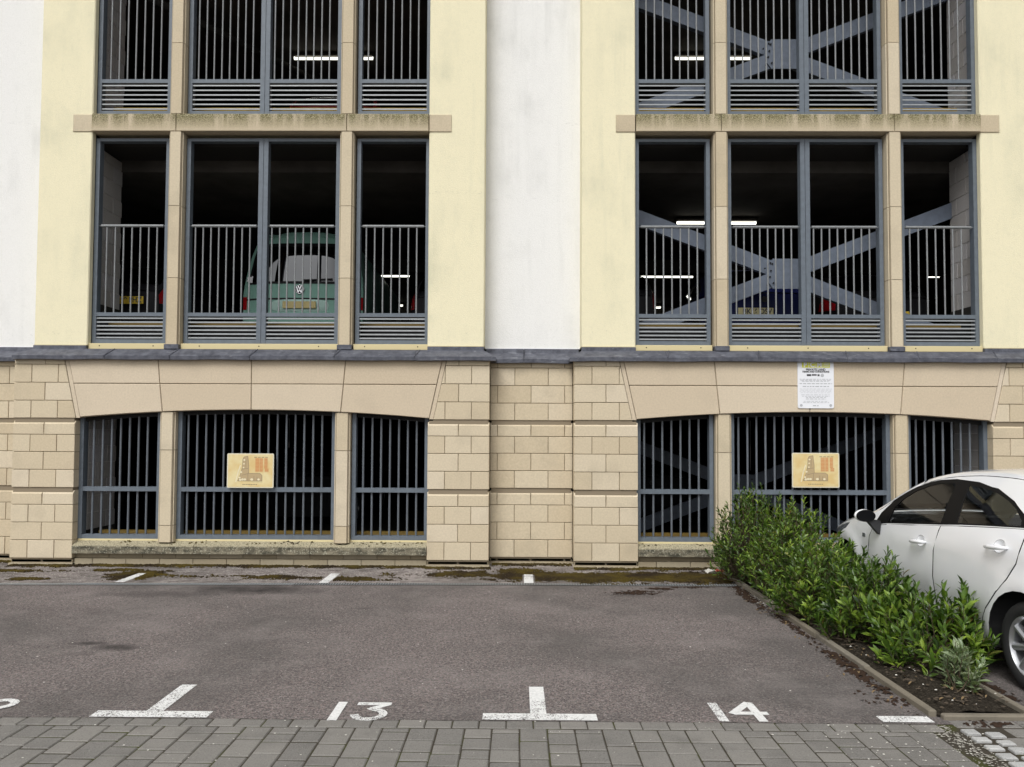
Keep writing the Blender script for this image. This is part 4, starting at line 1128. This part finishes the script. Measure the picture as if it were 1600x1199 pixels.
# ------------------------------------------------------------------ strip lights under the decks
def strip_light(x0, x1, y, z, label):
    t = thing('strip_light', label, 'ceiling light', ((x0+x1)/2, y, z), 0, 'strip lights under the decks'); h = (x1-x0)/2
    g = MB(); g.bbox(-h-.03, h+.03, -.05, .05, .035, .075, .008); obj('light_body', g, M['concrete'], t)
    g = MB(); g.tube([(-h, 0, .0), (h, 0, .0)], .022, 10); obj('tube', g, M['tube'], t, smooth=True, angle=40)
    for s in (-1, 1):
        g = MB(); g.box(s*h-.012, s*h+.012, -.03, .03, .02, .036); obj('end_cap', g, M['sign_white'], t)
strip_light(-4.09, -2.67, 3.6, 8.50, 'lit strip light high in the upper left windows')
strip_light(2.78, 4.13, 3.6, 8.50, 'lit strip light high behind the upper right cross brace')
strip_light(2.73, 4.10, 3.26, 5.42, 'lit strip light just above the handrail behind the lower cross brace')
strip_light(2.70, 4.03, 7.8, 5.42, 'lit strip light deeper inside behind the first right pane')
strip_light(3.30, 4.05, 12.0, 5.40, 'tiny distant strip light low in the first right pane')
strip_light(-3.24, -2.58, 7.8, 5.42, 'short lit strip light in the third left pane, the higher one')
strip_light(-3.70, -3.36, 11.9, 5.42, 'tiny distant strip light in the third left pane, the lower one')
strip_light(9.48, 10.4, 7.8, 5.44, 'lit strip light in the last right pane beside the blockwork')
strip_light(3.15, 3.5, 9.5, 1.30, 'small lamp inside the right ground floor grille')

# ------------------------------------------------------------------ notices
def rounded(w_, h_, r, n=5):
    out = []
    for cx, cz, a0 in ((w_/2-r, h_/2-r, 0), (-w_/2+r, h_/2-r, 90), (-w_/2+r, -h_/2+r, 180), (w_/2-r, -h_/2+r, 270)):
        out += [(cx+r*math.cos(R(a0+90*i/n)), cz+r*math.sin(R(a0+90*i/n))) for i in range(n+1)]
    return out
sg_ = thing('parking_notice', 'white private land parking notice fixed to the flat arch stones', 'sign', (3.848, -.006, 2.390))
g = MB(); g.prism(rounded(.468, .612, .025), 'y', -.006, .004); obj('sign_board', g, M['sign_white'], sg_)
def rects(name, lst, m, par, y):
    g = MB()
    for x0, x1, z0, z1 in lst: g.add([(x0, y, z0), (x1, y, z0), (x1, y, z1), (x0, y, z1)], [(0, 1, 2, 3)])
    return obj(name, g, M[m], par)
rects('yellow_squares', [(-.178+.092*k, -.178+.092*k+.086, .222, .292) for k in range(4)], 'lime', sg_, -.0072)
for k, ch in enumerate('PCM'): obj('logo_letter', text_mesh(ch, .082, M['sign_white'], .004), None, sg_, loc=(-.135+.092*k, -.0082, .257))
rects('logo_stripes', [(.108, .172, .238+.019*k, .246+.019*k) for k in range(3)], 'sign_white', sg_, -.0082)
obj('heading', text_mesh('PRIVATE LAND', .036, M['ink'], .0016, w=1.05), None, sg_, loc=(0, -.0082, .196))
obj('heading', text_mesh('TERMS AND CONDITIONS', .030, M['ink'], .0014, w=.98), None, sg_, loc=(0, -.0082, .168))
lg = []
rects('payment_logos', [(-.115, -.06, .112, .138), (-.052, .012, .118, .138), (.022, .05, .112, .136)], 'ink', sg_, -.0078)
rr = MB(); rr.add([(.085+.022*math.cos(t), -.0078, .122+.022*math.sin(t)) for t in [6.28318*k/16 for k in range(16)]], [list(range(16))]); obj('payment_logo', rr, M['grey_ink'], sg_)
lines = []
rl = random.Random(3)
def line(z, half, hgt, gap=.012):
    x = -half
    while x < half:
        wv = rl.uniform(.018, .05); lines.append((x, min(x+wv, half), z-hgt/2, z+hgt/2)); x += wv+gap
for z, h_, t_ in ((.072, .21, .007), (.058, .20, .007), (.044, .18, .007), (.014, .21, .011), (-.022, .17, .012), (-.055, .21, .004), (-.07, .20, .004), (-.085, .21, .004), (-.105, .2, .004),
                  (-.132, .19, .006), (-.15, .18, .006), (-.165, .13, .008), (-.185, .13, .008), (-.215, .16, .006), (-.232, .17, .006), (-.272, .04, .012)): line(z, h_, t_)
rects('small_print', lines, 'grey_ink', sg_, -.0076)
for s in (-1, 1):
    g = MB(); g.tube([(s*.19, -.0076, -.268), (s*.19, -.0072, -.268)], .018, 14); obj('stamp', g, M['grey_ink'], sg_)
def plaque(x, z, label):
    t = thing('site_plan_plaque', label, 'sign', (x, .075, z), 0, 'site plan plaques')
    g = MB(); g.prism(rounded(.615, .452, .018), 'y', -.004, .004); obj('plaque_board', g, M['plaque_edge'], t)
    g = MB(); g.prism(rounded(.585, .425, .012), 'y', -.0055, -.0041); obj('plaque_face', g, M['tan'], t)
    rects('unit_table', [(.065, .165, -.015, .165), (.182, .225, .03, .165), (.19, .24, -.015, .028)], 'orange_ink', t, -.0062)
    rects('table_heading', [(.05+.048*k, .085+.048*k, .172, .18) for k in range(4)], 'plan_ink', t, -.0064)
    rects('table_gaps', [(.065, .24, -.008+.018*k, -.0045+.018*k) for k in range(10)]+[(.118, .123, -.015, .165)], 'tan', t, -.0066)
    # the L shaped range of buildings
    o = [(-.165, -.135), (.155, -.135), (.155, -.06), (.125, -.035), (-.02, -.035), (-.02, .06), (-.035, .19), (-.085, .18), (-.10, .15), (-.105, .05), (-.13, -.05)]
    g = MB(); g.add([(px, -.0062, pz) for px, pz in o], [list(range(len(o)))]); obj('plan_fill', g, M['plan_fill'], t)
    g = MB()
    for i in range(len(o)):
        for q in stroke([o[i-1], o[i]], .006): g.add([(u, -.0066, v) for u, v in q], [(0, 1, 2, 3)])
    for a, b in (((-.03, -.135), (-.03, -.04)), ((.05, -.13), (.05, -.07)), ((-.11, .02), (-.03, .03)), ((-.06, .05), (-.06, .15)), ((-.02, -.035), (-.11, -.06)), ((.09, -.135), (.09, -.08))):
        for q in stroke([a, b], .006): g.add([(u, -.0067, v) for u, v in q], [(0, 1, 2, 3)])
    obj('plan_outline', g, M['plan_ink'], t)
    g = MB()
    for px, pz, r_ in ((-.13, -.12, .018), (-.10, -.115, .018), (-.07, -.115, .018), (.02, -.115, .020), (.11, -.115, .017), (-.12, -.02, .014), (-.085, .09, .012), (-.08, .14, .014), (-.09, .04, .012), (-.14, -.09, .014)):
        g.add([(px+r_*math.cos(a), -.0069, pz+r_*math.sin(a)*.8) for a in [6.28318*k/12 for k in range(12)]], [list(range(12))])
    obj('plan_gardens', g, M['plan_pale'], t)
    g = MB()
    for q in stroke([(-.19, -.15), (-.16, -.02), (-.13, .07)], .016): g.add([(u, -.0064, v) for u, v in q], [(0, 1, 2, 3)])
    obj('plan_path', g, M['plan_pale'], t)
    rects('caption', [(-.10+.022*k, -.084+.022*k, -.186, -.176) for k in range(9)]+[(.02, .16, -.150, -.148)], 'plan_ink', t, -.0064)
    return t
pq = plaque(-3.525, 1.237, 'tan site plan plaque on the left ground floor grille')
plaque(3.868, 1.279, 'tan site plan plaque on the right ground floor grille')
gb = MB(); n = 12
gb.add([(-.005+.035*math.cos(a), -.0072, .035+.05*math.sin(a)) for a in [6.28318*k/n for k in range(n)]], [list(range(n))]); obj('sky_glare_patch', gb, M['plan_pale'], pq) if False else None

# ------------------------------------------------------------------ shrubs in the bed
def leaf_geo(l, wd, fold=.25, curl=.12):
    return [(0, 0, 0), (-wd*.36, l*.32, wd*fold), (0, l*.34, 0), (wd*.36, l*.32, wd*fold), (-wd*.47, l*.66, wd*fold-l*curl*.35), (0, l*.68, -l*curl*.35), (wd*.47, l*.66, wd*fold-l*curl*.35), (0, l, -l*curl)], \
           [(0, 2, 1), (0, 3, 2), (1, 2, 5, 4), (2, 3, 6, 5), (4, 5, 7), (5, 6, 7)]
LEAVES = []
def leaf_meshes(nm, m):
    out = []
    for fold, curl in ((.25, .10), (.35, .2), (.15, .02)):
        v, f = leaf_geo(1, .32, fold, curl); g = MB(); g.add(v, f); out.append(g.mesh('leaf', M[m], True))
    return out
eye = Vector((0, -10, 1.72))
def shrub(name, label, x, y, rx, ry, h, shoots, ll, m='leaf', per=15, seed=1, low=.08, upright=.48, lean=(0, 0), shoot_len=.22):
    rg = random.Random(seed); t = thing(name, label, 'shrub', (x, y, .03), 0, 'shrubs in the planting bed')
    mats = []; st = MB()
    for i in range(shoots):
        th = rg.uniform(0, 6.28318); u = rg.uniform(low, 1)**.75; el = math.asin(u)
        r_ = rg.uniform(.72, 1.03) if rg.random() < .78 else rg.uniform(.35, .72)
        lump = 1+.16*noise.noise((math.cos(th)*1.8+seed, math.sin(th)*1.8, u*2.2))
        d_ = Vector((math.cos(th)*math.cos(el)*rx, math.sin(th)*math.cos(el)*ry, math.sin(el)*h*.93))
        tip = d_*r_*lump+Vector((lean[0]*u, lean[1]*u, rg.uniform(0, .07)))
        if tip.z < .05: tip.z = .05+rg.uniform(0, .05)
        out = Vector((d_.x, d_.y, d_.z*.6)).normalized()
        ax = (out*(1-upright)+Vector((0, 0, 1))*upright+Vector((rg.uniform(-.25, .25), rg.uniform(-.25, .25), rg.uniform(-.1, .2)))).normalized()
        L = shoot_len*rg.uniform(.7, 1.25); p0 = tip-ax*L
        root = Vector((rg.uniform(-.08, .08), rg.uniform(-.1, .1), 0))
        mid = p0*.55+root*.45+Vector((0, 0, -.02))
        st.tube([root, mid, p0, tip], [.007, .005, .0035, .0015], 4, False)
        perp = ax.orthogonal().normalized(); bn = ax.cross(perp)
        n = int(per*rg.uniform(.55, 1.25)); ph = rg.uniform(0, 6.28)
        for k in range(n):
            f = k/(n-1); pos = p0+ax*L*(.02+.98*f)
            a = ph+k*2.4; side = perp*math.cos(a)+bn*math.sin(a)
            op = math.radians(56-32*f+rg.uniform(-13, 13)); dr = (ax*math.cos(op)+side*math.sin(op)).normalized()
            up = (ax*math.sin(op)-side*math.cos(op)); up = (up+Vector((rg.uniform(-.3, .3), rg.uniform(-.3, .3), rg.uniform(-.3, .3)))).normalized()
            xx = dr.cross(up).normalized(); zz = xx.cross(dr)
            sc = ll*rg.choice((.6, .8, .95, 1.0, 1.15, 1.35))*rg.uniform(.9, 1.1)*(1-.35*max(0, f-.75)/.25)*(.75+.25*min(1, f*4))
            wd = sc*rg.uniform(.85, 1.15)
            mm = Matrix(((xx.x*wd, dr.x*sc, zz.x*wd, pos.x), (xx.y*wd, dr.y*sc, zz.y*wd, pos.y), (xx.z*wd, dr.z*sc, zz.z*wd, pos.z), (0, 0, 0, 1)))
            mats.append(mm)
    obj('branches', st, M['stem'], t)
    base = Vector((x, y, .03))
    mats.sort(key=lambda q: (base+q.to_translation()-eye).length-.9*q.col[1].length)
    key = leaf_meshes(name, m) if m not in _lm else _lm[m]; _lm[m] = key
    for q in mats[:290]:
        o = bpy.data.objects.new('leaf', key[rg.randrange(3)]); COL.objects.link(o); o.parent = t; o.matrix_local = q
    vs = np.array(leaf_geo(1, .32)[0]); fs = leaf_geo(1, .32)[1]; g = MB()
    for q in mats[290:]:
        a = np.array(q); w_ = vs @ a[:3, :3].T+a[:3, 3]; g.add(w_.tolist(), fs)
    if mats[290:]: tag(obj('foliage', g, M[m], t, smooth=True), kind='stuff')
    return t
_lm = {}
shrub('leafy_shrub', 'tallest green shrub at the back of the bed against the grille', 2.72, -.95, .56, .62, 1.15, 380, .064, seed=11, per=14)
shrub('leafy_shrub', 'rounded green shrub second from the building beside the car bonnet', 2.90, -1.85, .58, .62, 1.02, 360, .068, seed=12, per=14)
shrub('leafy_shrub', 'mid height green shrub halfway along the bed', 2.84, -2.75, .53, .56, .80, 290, .075, seed=13, per=14)
shrub('leafy_shrub', 'loose green shrub beside the car front door', 2.95, -3.52, .46, .48, .70, 170, .088, seed=14, per=14, shoot_len=.24)
shrub('leafy_shrub', 'open bright green shrub with long shoots reaching toward the rear wheel', 2.98, -4.18, .46, .48, .64, 115, .098, seed=15, per=15, lean=(.20, .0), shoot_len=.30, upright=.5)
shrub('small_shrub', 'small pale grey green plant at the front end of the bed', 2.95, -4.80, .13, .15, .36, 26, .07, 'leaf_grey', seed=16, per=18, low=.3, upright=.7, shoot_len=.22)
shrub('small_shrub', 'tiny green sprig at the right edge of the bed', 3.08, -4.72, .10, .08, .20, 8, .07, seed=17, per=10, low=.3, shoot_len=.12)

# ------------------------------------------------------------------ moss, debris and litter
PATCH = [(-6.4, -.45, .6, .07, 1), (-5.75, -.98, .22, .07, 1.1), (-5.0, -.35, .30, .08, .9), (-4.62, -.68, .28, .26, 1.25), (-3.9, -.75, .5, .10, .55), (-2.9, -.78, .45, .13, .9), (-2.0, -.85, .5, .12, .9),
         (-1.5, -.55, .3, .12, .5), (-.7, -.50, .45, .20, .95), (.0, -.30, .30, .22, .95), (.25, -.62, .55, .25, 1.3), (.95, -.68, .55, .27, 1.35), (1.6, -.62, .55, .28, 1.2), (2.2, -.65, .45, .35, 1.1)]
PATCH2 = [
         (1.25, -1.52, .35, .13, .62), (1.55, -1.30, .25, .06, .7), (1.9, -1.22, .3, .04, .65), (2.46, -1.7, .08, .8, .70), (2.47, -4.2, .07, .7, .78), (2.48, -3.0, .05, .7, .62), (2.36, -4.9, .14, .18, .55), (2.8, -5.3, .3, .05, .5), (3.25, -4.6, .06, .5, .62)]
def wall_y(x):
    for bc in BAYS:
        u = abs(x-bc)
        if u < 2.27: return .03
        if u < 3.11: return -.02
    return .28
LINES_FAR = ((-4.60, -1.13, -.52), (-2.25, -1.10, -.50), (.12, -1.03, -.45))
def moss_h(x, y, patches, wall):
    m_ = 0
    for cx, cy, rx, ry, a in patches:
        dx = (x-cx)/rx; dy = (y-cy)/ry
        if abs(dx) < 2 and abs(dy) < 2: m_ = max(m_, a*math.exp(-(dx*dx+dy*dy)*.7))
    if wall:
        wl = y-wall_y(x)
        if wl > -.2: m_ = max(m_, .92-abs(wl+.03)*4.0)
        for lx, a, b in LINES_FAR:
            if abs(x-lx) < .07 and y < b-.04: return -1
    if m_ < .2: return -1
    return m_*.95+noise.fractal((x*4.5, y*8, 0), .8, 2.1, 4)*.42+noise.noise((x*30, y*36, 3))*.42+noise.noise((x*75, y*80, 5))*.30-.50
def growth(name, m, patches, wall, x0, x1, y0, y1, cell, thick):
    mm = MB(); ids = {}
    def mv(i, j):
        if (i, j) not in ids:
            x = x0+cell*i; y = y0+cell*j; h_ = moss_h(x, y, patches, wall)
            ids[i, j] = len(mm.v)
            mm.v.append((x+cell*.4*noise.noise((x*50, y*50, 7)), y+cell*.4*noise.noise((x*50, y*50, 9)), .0055+(min(thick, max(0, h_*.05))+thick*.45*noise.noise((x*70, y*70, 2)) if h_ > 0 else -.003)))
        return ids[i, j]
    for i in range(int((x1-x0)/cell)):
        x = x0+cell*(i+.5)
        for j in range(int((y1-y0)/cell)):
            y = y0+cell*(j+.5)
            if wall and y > wall_y(x): continue
            if moss_h(x, y, patches, wall) > 0: mm.f.append([mv(i, j), mv(i+1, j), mv(i+1, j+1), mv(i, j+1)]); mm.mi.append(0)
    tag(obj(name, mm, M[m], smooth=True), kind='stuff')
growth('moss', 'moss', PATCH, True, -7.2, 2.55, -1.12, .30, .0105, .016)
growth('washed_soil', 'rust_soil', PATCH2, False, .8, 3.5, -5.5, -1.1, .014, .006)
def scatter(name, m, pts, s0, s1, flat_=.4, seed=3):
    rg = random.Random(seed); g = MB()
    for x, y, z in pts:
        s = rg.uniform(s0, s1); a = rg.uniform(0, 6.28); h_ = s*flat_*rg.uniform(.4, 1)
        q = [(x+s*rg.uniform(.6, 1.2)*math.cos(a+k*1.2566), y+s*rg.uniform(.5, 1.1)*math.sin(a+k*1.2566), z) for k in range(5)]
        g.add(q+[(x, y, z+h_)], [(k, (k+1) % 5, 5) for k in range(5)])
    return tag(obj(name, g, M[m]), kind='stuff')
rg = random.Random(5); pts = []
for _ in range(750): pts.append((rg.uniform(-7, 2.5), rg.gauss(-.5, .28), .008))
for _ in range(150): pts.append((rg.uniform(-5.5, 2.4), rg.uniform(-4.8, -1.2), .002))
for _ in range(130): pts.append((rg.gauss(2.50, .05), rg.gauss(-1.75, .22), .006))
for _ in range(110): pts.append((rg.uniform(1.7, 2.7), rg.uniform(-6, -5.32), .006))
for _ in range(40): pts.append((rg.uniform(-3.2, 1.7), rg.uniform(-6, -5.32), .006))
scatter('pale_debris', 'debris', [p for p in pts if p[1] < wall_y(p[0])-.02], .0025, .0085, .5)
pts = [(2.60+rg.random()*.5, rg.uniform(-5.18, -.4), .055) for _ in range(700)]
scatter('bark_chips', 'bits', pts, .006, .02, .6, 8)
pts = [(rg.uniform(2.6, 3.1), rg.uniform(-5.15, -2), .06) for _ in range(60)]
scatter('pale_chippings', 'debris', pts, .004, .011, .6, 9)
lf = MB(); lv, lfa = leaf_geo(1, .4, .2, .25)
for _ in range(170):
    px, py = (rg.uniform(2.6, 3.1), rg.uniform(-5.15, -1.5)) if rg.random() < .7 else (rg.gauss(2.45, .08), rg.uniform(-5.1, -1.3))
    sc = rg.uniform(.02, .05); mtx = Matrix.Translation((px, py, .055 if px > 2.59 else .012)) @ Matrix.Rotation(rg.uniform(0, 6.28), 4, 'Z') @ Matrix.Rotation(rg.uniform(-.3, .3), 4, 'X') @ Matrix.Scale(sc, 4)
    lf.add([mtx @ Vector(v) for v in lv], lfa)
tag(obj('leaf_litter', lf, M['dead_leaf']), kind='stuff')
pts = []
for bc in BAYS:
    for _ in range(120):
        px = bc+rg.uniform(-2.2, 2.2); k = noise.noise((px*1.7, 4, 4))
        if k > -.08: py = rg.gauss(.085, .025); pts.append((px, min(.116, max(0, py)), .262+.38*max(0, min(.12, py+.006))))
scatter('sill_moss', 'moss', pts, .008, .026, .8, 12)
# broken mortar between the pavers and the granite setts
pts = [(2.50+rg.gauss(0, .05)-.02*(y_+5.4), y_, .003) for y_ in [rg.uniform(-6.1, -5.33) for _ in range(420)]]
scatter('loose_mortar', 'mortar_bits', pts, .003, .010, .35, 10)
lt_ = thing('litter_wrapper', 'crumpled red and white wrapper lying by the wall under the back shrub', 'litter', (2.44, -.36, .012))
for nm, m, ox, sc in (('white_paper', 'debris', -.05, .075), ('red_paper', 'litter_red', .05, .06)):
    g = MB(); n = 6
    for j in range(n+1):
        for i in range(n+1):
            u, v = i/n-.5, j/n-.5; g.v.append((ox+u*sc*2, v*sc, .03+.05*noise.noise((u*4+ox*40, v*4, 1))))
    for j in range(n):
        for i in range(n): g.f.append([j*(n+1)+i, j*(n+1)+i+1, (j+1)*(n+1)+i+1, (j+1)*(n+1)+i]); g.mi.append(0)
    obj(nm, g, M[m], lt_)
